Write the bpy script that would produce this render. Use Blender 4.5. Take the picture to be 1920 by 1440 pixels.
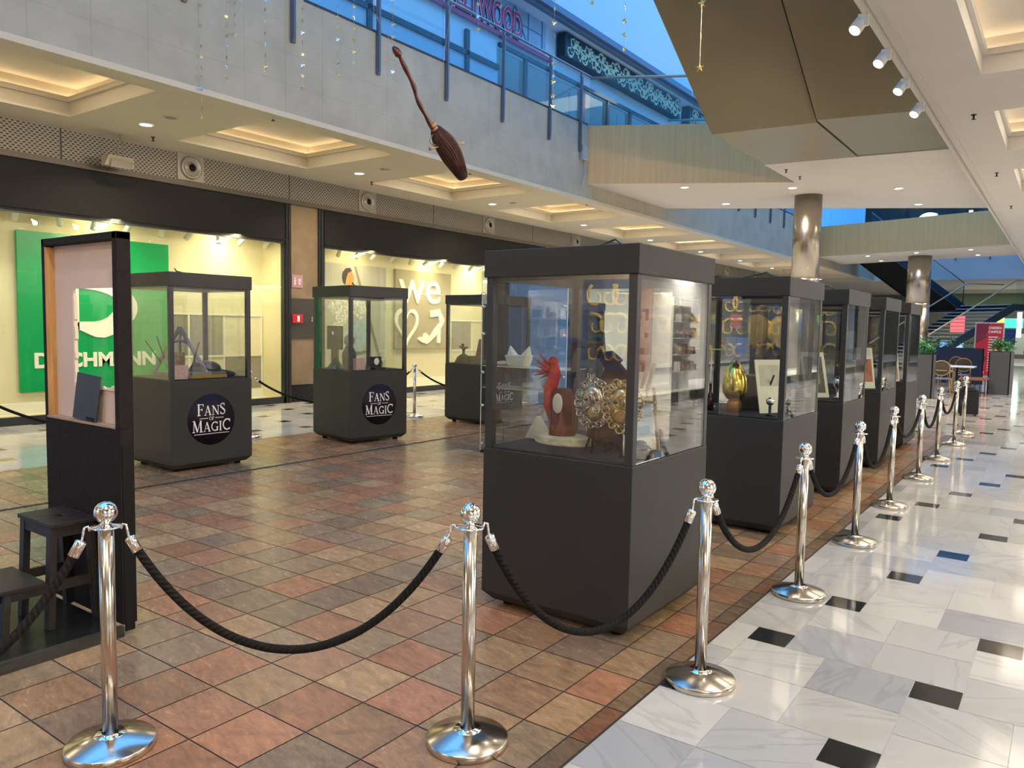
import bpy, bmesh, math, random
from mathutils import Vector, Matrix
for o in list(bpy.data.objects): bpy.data.objects.remove(o)
SC = bpy.context.scene; COL = SC.collection
random.seed(7)
PI = math.pi
# ------------------------------------------------------------------ camera
# the mall runs along +Y, the camera stands at the world origin 1.65 m above the floor
CAMP = Vector((0, 0, 1.65)); FPX = 1442.0
_Y = Vector((1047, 89, -FPX)).normalized()
_X = Vector((1998, -144, FPX)); _X = (_X - _Y * _X.dot(_Y)).normalized()
_Z = _X.cross(_Y)
cam = bpy.data.cameras.new('camera'); camo = bpy.data.objects.new('camera', cam); COL.objects.link(camo)
cam.sensor_fit = 'HORIZONTAL'; cam.sensor_width = 36; cam.lens = 36 * FPX / 1920
cam.clip_start = .05; cam.clip_end = 400
R3 = Matrix((_X, _Y, _Z))            # camera axes are the columns (world axes are rows in camera space)
camo.matrix_world = Matrix.Translation(CAMP) @ R3.to_4x4()
SC.camera = camo
def ray(px, py): return R3 @ Vector((px - 960, 720 - py, -FPX))
def onX(px, py, X): d = ray(px, py); return CAMP + d * (X / d.x)
def onY(px, py, Y): d = ray(px, py); return CAMP + d * (Y / d.y)
def onZ(px, py, Z=0.0): d = ray(px, py); return CAMP + d * ((Z - 1.65) / d.z)
def depthp(px, py, D): return CAMP + ray(px, py) * (D / FPX)
# ------------------------------------------------------------------ view, world
SC.view_settings.view_transform = 'Standard'; SC.view_settings.look = 'None'
SC.view_settings.gamma = 1; SC.view_settings.use_curve_mapping = False
SC.view_settings.exposure = EXPO = 0.0
w = bpy.data.worlds.new('dusk_sky'); SC.world = w; w.use_nodes = True
wb = w.node_tree.nodes['Background']; wb.inputs[0].default_value = (0.13, 0.44, 1.0, 1); wb.inputs[1].default_value = 2.4
def area(name, loc, size, power, color=(1, .86, .7), rot=(0, 0, 0), sizey=None, shape=None, spread=None):
    l = bpy.data.lights.new(name, 'AREA'); l.energy = power; l.color = color; l.size = size
    if sizey: l.shape = 'RECTANGLE'; l.size_y = sizey
    if shape: l.shape = shape
    if spread: l.spread = spread
    o = bpy.data.objects.new(name, l); o.location = loc; o.rotation_euler = rot; COL.objects.link(o)
    return o
WARM = (1, .83, .62); NEUT = (1, .92, .82); YEL = (1, .88, .52)
# ------------------------------------------------------------------ materials
MATS = {}
def nodes(m): return m.node_tree.nodes, m.node_tree.links
def mat(name, color=(.5, .5, .5), rough=.5, metal=0., noise=0., nscale=8., bump=0., bscale=40., stretch=(1, 1, 1), emit=None, es=1., coat=0., col2=None, spec=None):
    if name in MATS: return MATS[name]
    m = bpy.data.materials.new(name); m.use_nodes = True; N, L = nodes(m); b = N['Principled BSDF']
    b.inputs['Base Color'].default_value = (*color, 1); b.inputs['Roughness'].default_value = rough; b.inputs['Metallic'].default_value = metal
    if coat: b.inputs['Coat Weight'].default_value = coat; b.inputs['Coat Roughness'].default_value = .05
    if spec is not None: b.inputs['Specular IOR Level'].default_value = spec
    if emit: b.inputs['Emission Color'].default_value = (*emit, 1); b.inputs['Emission Strength'].default_value = es
    g = N.new('ShaderNodeNewGeometry'); mp = N.new('ShaderNodeMapping'); L.new(g.outputs['Position'], mp.inputs[0]); mp.inputs['Scale'].default_value = stretch
    t = N.new('ShaderNodeTexNoise'); t.inputs['Scale'].default_value = nscale; t.inputs['Detail'].default_value = 5; L.new(mp.outputs[0], t.inputs['Vector'])
    r = N.new('ShaderNodeValToRGB'); r.color_ramp.elements[0].position = .3; r.color_ramp.elements[1].position = .7
    c2 = col2 or tuple(min(1, c * (1 + noise)) for c in color); c1 = color if col2 else tuple(c * (1 - noise) for c in color)
    r.color_ramp.elements[0].color = (*c1, 1); r.color_ramp.elements[1].color = (*c2, 1)
    L.new(t.outputs['Fac'], r.inputs[0]); L.new(r.outputs[0], b.inputs['Base Color'])
    if bump:
        t2 = N.new('ShaderNodeTexNoise'); t2.inputs['Scale'].default_value = bscale; L.new(mp.outputs[0], t2.inputs['Vector'])
        bp = N.new('ShaderNodeBump'); bp.inputs['Strength'].default_value = bump; bp.inputs['Distance'].default_value = .01
        L.new(t2.outputs['Fac'], bp.inputs['Height']); L.new(bp.outputs[0], b.inputs['Normal'])
    MATS[name] = m; return m
def emis(name, color, s):
    if name in MATS: return MATS[name]
    m = bpy.data.materials.new(name); m.use_nodes = True; N, L = nodes(m); N.remove(N['Principled BSDF'])
    e = N.new('ShaderNodeEmission'); e.inputs[0].default_value = (*color, 1); e.inputs[1].default_value = s
    L.new(e.outputs[0], N['Material Output'].inputs[0]); MATS[name] = m; return m
def glassmat(name, tint=(.97, 1, .99), ior=1.5, refl=1.0):
    m = bpy.data.materials.new(name); m.use_nodes = True; N, L = nodes(m); N.remove(N['Principled BSDF'])
    tr = N.new('ShaderNodeBsdfTransparent'); tr.inputs[0].default_value = (*tint, 1)
    gl = N.new('ShaderNodeBsdfGlossy'); gl.inputs['Roughness'].default_value = .0
    g = N.new('ShaderNodeNewGeometry'); dt = N.new('ShaderNodeVectorMath'); dt.operation = 'DOT_PRODUCT'; L.new(g.outputs['Normal'], dt.inputs[0]); L.new(g.outputs['Incoming'], dt.inputs[1])
    ab = N.new('ShaderNodeMath'); ab.operation = 'ABSOLUTE'; L.new(dt.outputs['Value'], ab.inputs[0]); om = N.new('ShaderNodeMath'); om.operation = 'SUBTRACT'; om.inputs[0].default_value = 1; L.new(ab.outputs[0], om.inputs[1])
    pw = N.new('ShaderNodeMath'); pw.operation = 'POWER'; pw.inputs[1].default_value = 5; L.new(om.outputs[0], pw.inputs[0])
    fr = N.new('ShaderNodeMath'); fr.operation = 'MULTIPLY_ADD'; fr.inputs[1].default_value = .96; fr.inputs[2].default_value = .04; L.new(pw.outputs[0], fr.inputs[0]); mx = N.new('ShaderNodeMixShader')
    mm = N.new('ShaderNodeMath'); mm.operation = 'MULTIPLY'; mm.inputs[1].default_value = refl; mm.use_clamp = True
    L.new(fr.outputs[0], mm.inputs[0]); L.new(mm.outputs[0], mx.inputs[0]); L.new(tr.outputs[0], mx.inputs[1]); L.new(gl.outputs[0], mx.inputs[2])
    L.new(mx.outputs[0], N['Material Output'].inputs[0]); MATS[name] = m; return m
GLASS = glassmat('case_glass', (.97, .985, .98), 1.5, 1.7); SHOPGLASS = glassmat('shop_glass', (.97, .99, .97), 1.45, .55)
BALGLASS = glassmat('balustrade_glass', (.80, .93, .96), 1.5, 1.2)
CASE = mat('case_laminate', (.031, .0305, .0285), .45, noise=.06, nscale=3, spec=.32)
CASEF = mat('case_frame', (.045, .047, .050), .35, .3)
DECK = mat('case_deck_cloth', (.008, .009, .014), .8, noise=.3, bump=.3)
STEEL = mat('polished_steel', (.66, .61, .54), .19, 1.0, noise=.03, nscale=3)
BRUSH = mat('brushed_steel', (.46, .41, .345), .27, 1.0, noise=.08, stretch=(60, 60, .6), nscale=2)
CHROME = mat('chrome', (.9, .88, .86), .04, 1.0)
BLACK = mat('black_paint', (.012, .011, .011), .35, noise=.2, nscale=6)
BLACKM = mat('black_matte', (.010, .010, .010), .85, spec=.2)
CHARC = mat('charcoal_panel', (.012, .0125, .0115), .6, noise=.05, nscale=1, spec=.25)
DKFR = mat('dark_window_frame', (.035, .038, .042), .35, .4)
WHITE = mat('white_paint', (.78, .76, .72), .6, noise=.02)
SOFFIT = mat('soffit_plaster', (.57, .515, .40), .85, noise=.02, nscale=1.5)
SOFFITR = mat('soffit_plaster_white', (.57, .535, .49), .85, noise=.02, nscale=1.5)
STONE = None
GOLD = mat('gold_foil', (.85, .60, .22), .28, 1.0, noise=.2, nscale=30)
BROWNW = mat('brown_wood', (.12, .05, .025), .5, noise=.4, nscale=10, stretch=(4, 4, .5))
PINE = mat('pine_wood', (.52, .28, .10), .6, noise=.25, nscale=7, stretch=(6, 6, .6))
LWOOD = mat('light_wood', (.45, .30, .15), .55, noise=.2, nscale=6, stretch=(6, 6, .8))
GREY = mat('grey_plastic', (.25, .24, .22), .5)
CREAM = mat('cream_wall', (.74, .66, .44), .8, noise=.03, nscale=2)
BLUEWALL = mat('upper_white_wall', (.80, .82, .84), .8, noise=.02)
WOODF = mat('wood_veneer', (.66, .40, .16), .5, noise=.08, nscale=2.2, stretch=(7, 7, .2))
GOLDPAN = mat('bronze_metal_panel', (.265, .235, .15), .38, .55, noise=.04, nscale=1.2)
# ------------------------------------------------------------------ mesh builder
class MB:
    def __init__(s): s.bm = bmesh.new(); s.mi = 0; s.sm = False
    def _f(s, vs):
        try: f = s.bm.faces.new(vs); f.material_index = s.mi; f.smooth = s.sm; return f
        except ValueError: return None
    def box(s, a, b, M=None):
        x0, y0, z0 = a; x1, y1, z1 = b
        v = [Vector(p) for p in ((x0,y0,z0),(x1,y0,z0),(x1,y1,z0),(x0,y1,z0),(x0,y0,z1),(x1,y0,z1),(x1,y1,z1),(x0,y1,z1))]
        if M: v = [M @ p for p in v]
        v = [s.bm.verts.new(p) for p in v]
        for f in ((0,3,2,1),(4,5,6,7),(0,1,5,4),(1,2,6,5),(2,3,7,6),(3,0,4,7)): s._f([v[i] for i in f])
        return s
    def frust(s, c0, a0, c1, a1):
        v = []
        for c, a in ((c0, a0), (c1, a1)):
            for sx, sy in ((-1,-1),(1,-1),(1,1),(-1,1)): v.append(s.bm.verts.new((c[0]+sx*a[0], c[1]+sy*a[1], c[2])))
        for f in ((0,3,2,1),(4,5,6,7),(0,1,5,4),(1,2,6,5),(2,3,7,6),(3,0,4,7)): s._f([v[i] for i in f])
        return s
    def quad(s, *p): s._f([s.bm.verts.new(q) for q in p]); return s
    def bar(s, p, q, w, h=None, up=(0, 0, 1)):
        p = Vector(p); q = Vector(q); d = (q - p); L = d.length; d.normalize(); h = h or w
        u = Vector(up)
        if abs(d.dot(u)) > .98: u = Vector((1, 0, 0))
        r = d.cross(u).normalized(); u = r.cross(d)
        M = Matrix((r, d, u)).transposed().to_4x4(); M.translation = p
        return s.box((-w/2, 0, -h/2), (w/2, L, h/2), M)
    def tube(s, pts, r, n=12, cap=True):
        s.sm = True; pts = [Vector(p) for p in pts]; rs = r if isinstance(r, (list, tuple)) else [r] * len(pts)
        rings = []; ref = None
        for i, p in enumerate(pts):
            a = pts[max(i-1, 0)]; b = pts[min(i+1, len(pts)-1)]; d = (b - a).normalized()
            if ref is None: ref = Vector((0, 0, 1)) if abs(d.z) < .9 else Vector((1, 0, 0))
            u = (ref - d * ref.dot(d)).normalized(); ref = u; v = d.cross(u)
            rings.append([s.bm.verts.new(p + (u * math.cos(2*PI*k/n) + v * math.sin(2*PI*k/n)) * rs[i]) for k in range(n)])
        for a, b in zip(rings, rings[1:]):
            for k in range(n): s._f([a[k], a[(k+1) % n], b[(k+1) % n], b[k]])
        if cap: s._f(rings[0][::-1]); s._f(rings[-1])
        s.sm = False; return s
    def lathe(s, prof, c=(0, 0, 0), n=32, M=None, cap=True):
        s.sm = True; rings = []
        for r, z in prof:
            ring = []
            for k in range(n):
                p = Vector((c[0] + r*math.cos(2*PI*k/n), c[1] + r*math.sin(2*PI*k/n), c[2] + z))
                ring.append(s.bm.verts.new(M @ p if M else p))
            rings.append(ring)
        for a, b in zip(rings, rings[1:]):
            for k in range(n): s._f([a[k], a[(k+1) % n], b[(k+1) % n], b[k]])
        if cap: s._f(rings[0][::-1]); s._f(rings[-1])
        s.sm = False; return s
    def ball(s, c, r, n=20, m=12, sc=(1, 1, 1), M=None):
        s.sm = True; rings = []
        for j in range(m + 1):
            t = PI * j / m; rr = max(math.sin(t), 1e-3)
            ring = []
            for k in range(n):
                p = Vector((c[0]+r*sc[0]*rr*math.cos(2*PI*k/n), c[1]+r*sc[1]*rr*math.sin(2*PI*k/n), c[2]-r*sc[2]*math.cos(t)))
                ring.append(s.bm.verts.new(M @ p if M else p))
            rings.append(ring)
        for a, b in zip(rings, rings[1:]):
            for k in range(n): s._f([a[k], a[(k+1) % n], b[(k+1) % n], b[k]])
        s._f(rings[0][::-1]); s._f(rings[-1])
        s.sm = False; return s
    def prism(s, poly, t, M=None):
        """polygon in local xz-plane, extruded t along local +y"""
        a = [Vector((x, 0, z)) for x, z in poly]; b = [Vector((x, t, z)) for x, z in poly]
        if M: a = [M @ p for p in a]; b = [M @ p for p in b]
        a = [s.bm.verts.new(p) for p in a]; b = [s.bm.verts.new(p) for p in b]; n = len(a)
        s._f(a); s._f(b[::-1])
        for i in range(n): s._f([a[i], b[i], b[(i+1) % n], a[(i+1) % n]])
        return s
    def build(s, name, m, parent=None, bevel=0, seg=2):
        me = bpy.data.meshes.new(name); bmesh.ops.recalc_face_normals(s.bm, faces=s.bm.faces[:]); s.bm.to_mesh(me); s.bm.free()
        for x in (m if isinstance(m, (list, tuple)) else [m]): me.materials.append(x)
        o = bpy.data.objects.new(name, me); COL.objects.link(o)
        if parent: o.parent = parent
        if bevel:
            b = o.modifiers.new('bevel', 'BEVEL'); b.width = bevel; b.segments = seg; b.limit_method = 'ANGLE'; b.angle_limit = .7
        return o
def tag(o, label=None, cat=None, group=None, kind=None):
    if label: o['label'] = label
    if cat: o['category'] = cat
    if group: o['group'] = group
    if kind: o['kind'] = kind
    return o
def thing(name, label, cat, loc=(0, 0, 0), rz=0, group=None):
    o = bpy.data.objects.new(name, None); o.location = loc; o.rotation_euler = (0, 0, rz); COL.objects.link(o); o.empty_display_size = .1
    return tag(o, label, cat, group)
KIDS = {}
def copy_tree(root, loc, rz=None, label=None, group=None):
    def rec(o, par):
        c = o.copy(); COL.objects.link(c)
        if par: c.parent = par
        for ch in [k for k in ALL[o.name]]: rec(ch, c)
        return c
    ALL = {o.name: [] for o in bpy.data.objects}
    for o in bpy.data.objects:
        if o.parent: ALL[o.parent.name].append(o)
    r = rec(root, None); r.location = loc
    if rz is not None: r.rotation_euler = (0, 0, rz)
    if label: r['label'] = label
    if group: r['group'] = group
    return r
def struct(name, mb, m, bevel=0, label=None):
    o = mb.build(name, m, None, bevel); o['kind'] = 'structure'
    if label: o['label'] = label
    return o
def frame(o, r, u):
    r = Vector(r).normalized(); u = Vector(u).normalized(); n = r.cross(u)   # x=r  y=up  z=n (towards reader)
    M = Matrix((r, u, n)).transposed().to_4x4(); M.translation = Vector(o); return M
def text(name, s, size, M, m, parent=None, ext=.004, bold=0., align='LEFT', sx=1.0, spacing=1.0):
    c = bpy.data.curves.new(name, 'FONT'); c.body = s; c.size = size; c.extrude = ext; c.offset = bold; c.align_x = align; c.space_character = spacing
    o = bpy.data.objects.new(name, c); COL.objects.link(o)
    bpy.context.view_layer.update()
    me = bpy.data.meshes.new_from_object(o.evaluated_get(bpy.context.evaluated_depsgraph_get()))
    bpy.data.objects.remove(o); me.transform(Matrix.Diagonal((sx, 1, 1, 1))); me.transform(M); me.materials.clear(); me.materials.append(m)
    o = bpy.data.objects.new(name, me); COL.objects.link(o)
    if parent: o.parent = parent
    return o
# serif capitals drawn from ribbons
def arc(cx, cy, rx, ry, a0, a1, n=14): return [(cx + rx*math.cos(math.radians(a0+(a1-a0)*i/n)), cy + ry*math.sin(math.radians(a0+(a1-a0)*i/n))) for i in range(n+1)]
T, t_ = .14, .055
GLY = {
 'F': (.62, [(T, [(.17,0),(.17,1)]), (t_, [(.03,.02),(.33,.02)]), (t_, [(.03,.97),(.6,.97)]), (t_, [(.59,1),(.6,.8)]), (t_, [(.17,.52),(.48,.52)]), (t_, [(.47,.42),(.47,.62)])]),
 'A': (.82, [(t_, [(.12,0),(.4,1)]), (T, [(.40,1),(.70,0)]), (t_, [(.2,.33),(.58,.33)]), (t_, [(.0,.02),(.24,.02)]), (t_, [(.54,.02),(.84,.02)])]),
 'N': (.86, [(t_, [(.14,0),(.14,1)]), (T, [(.14,.98),(.72,.03)]), (t_, [(.73,0),(.73,1)]), (t_, [(.02,.02),(.26,.02)]), (t_, [(.0,.97),(.18,.97)]), (t_, [(.61,.97),(.86,.97)])]),
 'S': (.58, [(.10, arc(.27,.74,.19,.22,40,200)), (T, [(.10,.68),(.28,.52),(.44,.36)]), (.10, arc(.27,.27,.2,.24,20,-160)), (t_, [(.43,.98),(.43,.76)]), (t_, [(.07,.04),(.07,.26)])]),
 'M': (1.0, [(t_, [(.16,0),(.2,1)]), (T, [(.2,1),(.5,.05)]), (t_, [(.5,.05),(.78,1)]), (T, [(.8,1),(.84,0)]), (t_, [(.04,.02),(.28,.02)]), (t_, [(.7,.02),(.98,.02)]), (t_, [(.08,.97),(.24,.97)]), (t_, [(.76,.97),(.92,.97)])]),
 'G': (.86, [(.12, arc(.46,.5,.38,.46,50,310)), (t_, [(.72,.98),(.72,.72)]), (T, [(.72,.05),(.72,.42)]), (t_, [(.58,.43),(.84,.43)])]),
 'I': (.36, [(T, [(.17,0),(.17,1)]), (t_, [(.03,.02),(.31,.02)]), (t_, [(.03,.97),(.31,.97)])]),
 'C': (.80, [(.12, arc(.45,.5,.38,.46,50,310)), (t_, [(.71,.98),(.71,.72)])]),
 'O': (.86, [(.11, arc(.43,.5,.36,.46,0,360,24))]),
}
def serif(mb, s, x, y, h, M, big=()):
    for i, ch in enumerate(s):
        g = GLY[ch]; hh = h * (1.22 if i in big else 1)
        for wd, pts in g[1]:
            P = [Vector((x + a*hh, y + b*hh, 0)) for a, b in pts]
            for a, b in zip(P, P[1:]):
                d = (b - a).normalized(); nn = Vector((-d.y, d.x, 0)) * wd * hh / 2; e = d * wd * hh * .18
                mb.quad(M @ (a - nn - e), M @ (b - nn + e), M @ (b + nn + e), M @ (a + nn - e))
        x += (g[0] + .06) * hh
    return x
def serif_w(s, h, big=()): return sum((GLY[c][0]+.06) * h * (1.22 if i in big else 1) for i, c in enumerate(s)) - .06*h
WTXT = mat('white_vinyl', (.80, .79, .77), .5); DISC = mat('purple_black_vinyl', (.010, .005, .011), .5, spec=.2)
def magic_lettering(name, M, k, parent):
    """FANS OF MAGIC, overall width about 1.0*k, centred on M origin"""
    mb = MB()
    h = .30*k; w1 = serif_w('FANS', h*.86, (0, 3)); serif(mb, 'FANS', -w1/2, .12*k, h*.86, M, (0, 3))
    w3 = serif_w('OF', h*.32); serif(mb, 'OF', -w3/2, -.02*k, h*.32, M)
    w2 = serif_w('MAGIC', h*.86, (0, 4)); serif(mb, 'MAGIC', -w2/2, -.33*k, h*.86, M, (0, 4))
    for x0, x1, y in ((-.36, -.11, .03), (.11, .36, .03), (-.52, .52, -.40)):
        mb.quad(*[M @ Vector(p) for p in ((x0*k, y*k, 0), (x1*k, y*k, 0), (x1*k, (y+.014)*k, 0), (x0*k, (y+.014)*k, 0))])
    return mb.build(name, WTXT, parent)
# ================================================================== FLOORS
BX0, BX1, BY0, BY1 = -9.2, -1.45, -7.0, 14.4
def tile_object(name, tiles, material):
    bm = bmesh.new(); cl = bm.loops.layers.float_color.new('Col'); cr = bm.loops.layers.float_color.new('Rnd')
    for (x0, y0, x1, y1), c in tiles:
        f = bm.faces.new([bm.verts.new(p) for p in ((x0, y0, 0), (x1, y0, 0), (x1, y1, 0), (x0, y1, 0))])
        r = (random.random(), random.random(), random.random(), 1)
        for l in f.loops: l[cl] = (*c, 1); l[cr] = r
    me = bpy.data.meshes.new(name); bm.to_mesh(me); bm.free(); me.materials.append(material)
    o = bpy.data.objects.new(name, me); COL.objects.link(o); o['kind'] = 'structure'; return o
def floor_material(name, marble):
    m = bpy.data.materials.new(name); m.use_nodes = True; N, L = nodes(m); b = N['Principled BSDF']
    g = N.new('ShaderNodeNewGeometry'); a = N.new('ShaderNodeVertexColor'); a.layer_name = 'Col'; r = N.new('ShaderNodeVertexColor'); r.layer_name = 'Rnd'
    off = N.new('ShaderNodeVectorMath'); off.operation = 'MULTIPLY_ADD'; off.inputs[1].default_value = (23, 31, 17); L.new(r.outputs[0], off.inputs[0]); L.new(g.outputs['Position'], off.inputs[2])
    rot = N.new('ShaderNodeVectorRotate'); rot.rotation_type = 'Z_AXIS'; ang = N.new('ShaderNodeMath'); ang.operation = 'MULTIPLY'; ang.inputs[1].default_value = 6.3
    sp = N.new('ShaderNodeSeparateColor'); L.new(r.outputs[0], sp.inputs[0]); L.new(sp.outputs[2], ang.inputs[0]); L.new(off.outputs[0], rot.inputs['Vector'])
    if marble: L.new(ang.outputs[0], rot.inputs['Angle'])
    else: rot.inputs['Angle'].default_value = .25
    mp = N.new('ShaderNodeMapping'); L.new(rot.outputs[0], mp.inputs[0])
    n1 = N.new('ShaderNodeTexNoise'); L.new(mp.outputs[0], n1.inputs['Vector']); n1.inputs['Detail'].default_value = 8
    cr = N.new('ShaderNodeValToRGB'); L.new(n1.outputs['Fac'], cr.inputs[0]); mix = N.new('ShaderNodeMixRGB'); mix.blend_type = 'MULTIPLY'; mix.inputs[0].default_value = 1
    if marble:
        mp.inputs['Scale'].default_value = (.45, 2.6, 1); n1.inputs['Scale'].default_value = 1.3; n1.inputs['Distortion'].default_value = .25
        e = cr.color_ramp.elements; e[0].position = .30; e[0].color = (.90, .90, .91, 1); e[1].position = .7; e[1].color = (.93, .92, .90, 1)
        for p, c in ((.455, 1.0), (.487, .84), (.497, .98), (.55, 1.0)): x = e.new(p); x.color = (c, c, c, 1)
        b.inputs['Roughness'].default_value = .09; b.inputs['Specular IOR Level'].default_value = .6
    else:
        mp.inputs['Scale'].default_value = (1.2, 3.4, 1); n1.inputs['Scale'].default_value = 6.0; n1.inputs['Distortion'].default_value = .5; n1.inputs['Roughness'].default_value = .82
        e = cr.color_ramp.elements; e[0].position = .36; e[0].color = (.68, .70, .72, 1); e[1].position = .66; e[1].color = (1.32, 1.26, 1.15, 1)
        x = e.new(.5); x.color = (1, 1, 1, 1)
        rr = N.new('ShaderNodeMapRange'); rr.inputs['To Min'].default_value = .17; rr.inputs['To Max'].default_value = .34; L.new(n1.outputs['Fac'], rr.inputs[0]); L.new(rr.outputs[0], b.inputs['Roughness'])
        bp = N.new('ShaderNodeBump'); bp.inputs['Strength'].default_value = .15; bp.inputs['Distance'].default_value = .004; L.new(n1.outputs['Fac'], bp.inputs['Height']); L.new(bp.outputs[0], b.inputs['Normal'])
    L.new(a.outputs[0], mix.inputs[1]); L.new(cr.outputs[0], mix.inputs[2]); L.new(mix.outputs[0], b.inputs['Base Color'])
    return m
FB = floor_material('terracotta_tiles', False); FM = floor_material('marble_tiles', True)
TC = [(c[0]*1.30, c[1]*1.34, c[2]*1.14) for c in ((.235,.108,.070), (.22,.105,.070), (.235,.140,.088), (.17,.115,.085), (.20,.105,.072), (.25,.155,.098), (.175,.116,.082), (.21,.118,.076), (.155,.100,.076))]
tiles = []; px, py, G_ = .3195, .3132, .0035
i0 = -24; x = -2.4085
for i in range(-22, 4):
    for j in range(-30, 41):
        a0 = -2.4085 + i*px; b0 = 1.951 + j*py
        x0, x1, y0, y1 = max(a0 + G_, BX0), min(a0 + px - G_, BX1 - .105), max(b0 + G_, BY0), min(b0 + py - G_, BY1)
        if x1 - x0 < .02 or y1 - y0 < .02: continue
        c = random.choice(TC); k = random.uniform(.85, 1.12); tiles.append(((x0, y0, x1, y1), tuple(v*k for v in c)))
for j in range(-30, 41):
    b0 = 1.951 + j*py
    if b0 < BY1 - .1: tiles.append(((BX1 - .097, b0 + G_, BX1 - .012, min(b0 + py - G_, BY1)), tuple(v*.6 for v in random.choice(TC))))
o = tile_object('floor', tiles, FB); o.location.z = .0
g = MB(); g.box((BX0, BY0, -.06), (BX1, BY1, -.0025)); o = struct('floor', g, mat('tile_grout', (.035, .028, .024), .8))
def small_col():
    return random.choice([(.018, .020, .020)] * 9 + [(.30, .19, .10)])
def big_col():
    k = random.uniform(.86, 1.05); t = random.random()
    if t < .12: return (.38*k, .385*k, .395*k)
    if t < .4: return (.47*k, .462*k, .44*k)
    return (.53*k, .512*k, .478*k)
def marble(regions):
    out = []; g = .0012
    for i in range(-24, 18):
        for j in range(-16, 70):
            ox = -1.315 + i*.8116 + j*.2; oy = 4.02 - i*.2 + j*.8116*.985
            rects = [((ox, oy, ox+.2, oy+.2), 's')]
            for a in (0, 1):
                for b in (0, 1): rects.append(((ox+.2+a*.405, oy+b*.4, ox+.2+(a+1)*.405, oy+(b+1)*.4), 'b'))
            for (x0, y0, x1, y1), k in rects:
                c = small_col() if k == 's' else big_col()
                for (u0, v0, u1, v1) in regions:
                    a0, b0, a1, b1 = max(x0+g, u0), max(y0+g, v0), min(x1-g, u1), min(y1-g, v1)
                    if a1 - a0 > .004 and b1 - b0 > .004: out.append(((a0, b0, a1, b1), c))
    return out
XW, XR = -13.0, 3.6
tile_object('floor', marble([(BX1, -7, XR, 50), (XW, -7, BX0, 50), (BX0, BY1, BX1, 50)]), FM)
g = MB(); g.box((BX1, -7, -.06), (XR, 50, -.0015)); g.box((XW - 1.2, -7, -.06), (BX0, 50, -.0015)); g.box((BX0, BY1, -.06), (BX1, 50, -.0015)); g.box((-20, 50, -.06), (12, 75, -.0015)); struct('floor', g, mat('marble_grout', (.50, .48, .45), .3))
g = MB(); g.box((-7.345, -6, -.002), (-7.325, 12.5, .0025)); g.box((-7.30, -6, -.002), (-7.288, 12.5, .0025)); struct('trim_1', g, BLACKM, label='narrow dark expansion slot running across the brown tiles')
# ================================================================== LEFT SIDE
ZC = 4.62; XF = -9.29; YE = 48.0
def soffit(name, x0, x1, cx0, cx1, ys, m, ya=-6.0, yb=YE):
    g = MB(); z0, z1 = ZC, ZC + .2
    g.box((x0, ya, z0), (cx0, yb, z1)); g.box((cx1, ya, z0), (x1, yb, z1))
    e = ya
    for a, b in ys: g.box((cx0, e, z0), (cx1, a, z1)); e = b
    g.box((cx0, e, z0), (cx1, yb, z1))
    for a, b in ys:     # stepped coffer: inner lip and cove tray
        w = .05; q0, q1, r0, r1 = cx0 + w, cx1 - w, a + w, b - w
        zt = ZC + .2; zl = zt + .07
        g.box((cx0 - .02, a - .02, zt), (q0, b + .02, zl)); g.box((q1, a - .02, zt), (cx1 + .02, b + .02, zl)); g.box((q0, a - .02, zt), (q1, r0, zl)); g.box((q0, r1, zt), (q1, b + .02, zl))
        zz = zl + .20
        g.box((cx0 - .25, a - .25, zz), (cx1 + .25, b + .25, zz + .05))
        for p in (((cx0 - .25, a - .25, zl - .14), (cx0 - .2, b + .25, zz)), ((cx1 + .2, a - .25, zl - .14), (cx1 + .25, b + .25, zz)), ((cx0 - .25, a - .25, zl - .14), (cx1 + .25, a - .2, zz)), ((cx0 - .25, b + .2, zl - .14), (cx1 + .25, b + .25, zz))): g.box(*p)
    return struct(name, g, m)
LY = [(2.9 + 4.35*k, 5.55 + 4.35*k) for k in range(-1, 10)]
RY = [(7.80 + 4.40*k, 10.45 + 4.40*k) for k in range(-2, 8)]
soffit('ceiling', XW - 1.0, XF - .20, -12.15, -9.80, LY, SOFFIT)
soffit('ceiling', -1.66, XR + 1.0, -1.0, 1.30, RY, SOFFITR)
COVE = emis('cove_led', (1, .78, .50), 9.5)
def cove(x0, x1, a, b, label, group):
    z = ZC + .285; g = MB(); w = -.18
    for p, q in (((x0 + w, a + w, 0), (x0 + w, b - w, 0)), ((x1 - w, a + w, 0), (x1 - w, b - w, 0)), ((x0 + w, a + w, 0), (x1 - w, a + w, 0)), ((x0 + w, b - w, 0), (x1 - w, b - w, 0))):
        d = Vector(q) - Vector(p); n = Vector((abs(d.y), abs(d.x), 0)).normalized() * .02
        g.box((min(p[0], q[0]) - n.x, min(p[1], q[1]) - n.y, z), (max(p[0], q[0]) + n.x, max(p[1], q[1]) + n.y, z + .012))
    tag(g.build('cove_light', COVE), label, 'light', group)
for k, (a, b) in enumerate(LY): cove(-12.15, -9.80, a, b, 'warm strip lighting hidden in a recessed square coffer of the left ceiling', 'cove lights in the left ceiling')
for k, (a, b) in enumerate(RY): cove(-1.0, 1.30, a, b, 'warm strip lighting hidden in a recessed square coffer of the right ceiling', 'cove lights in the right ceiling')
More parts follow.
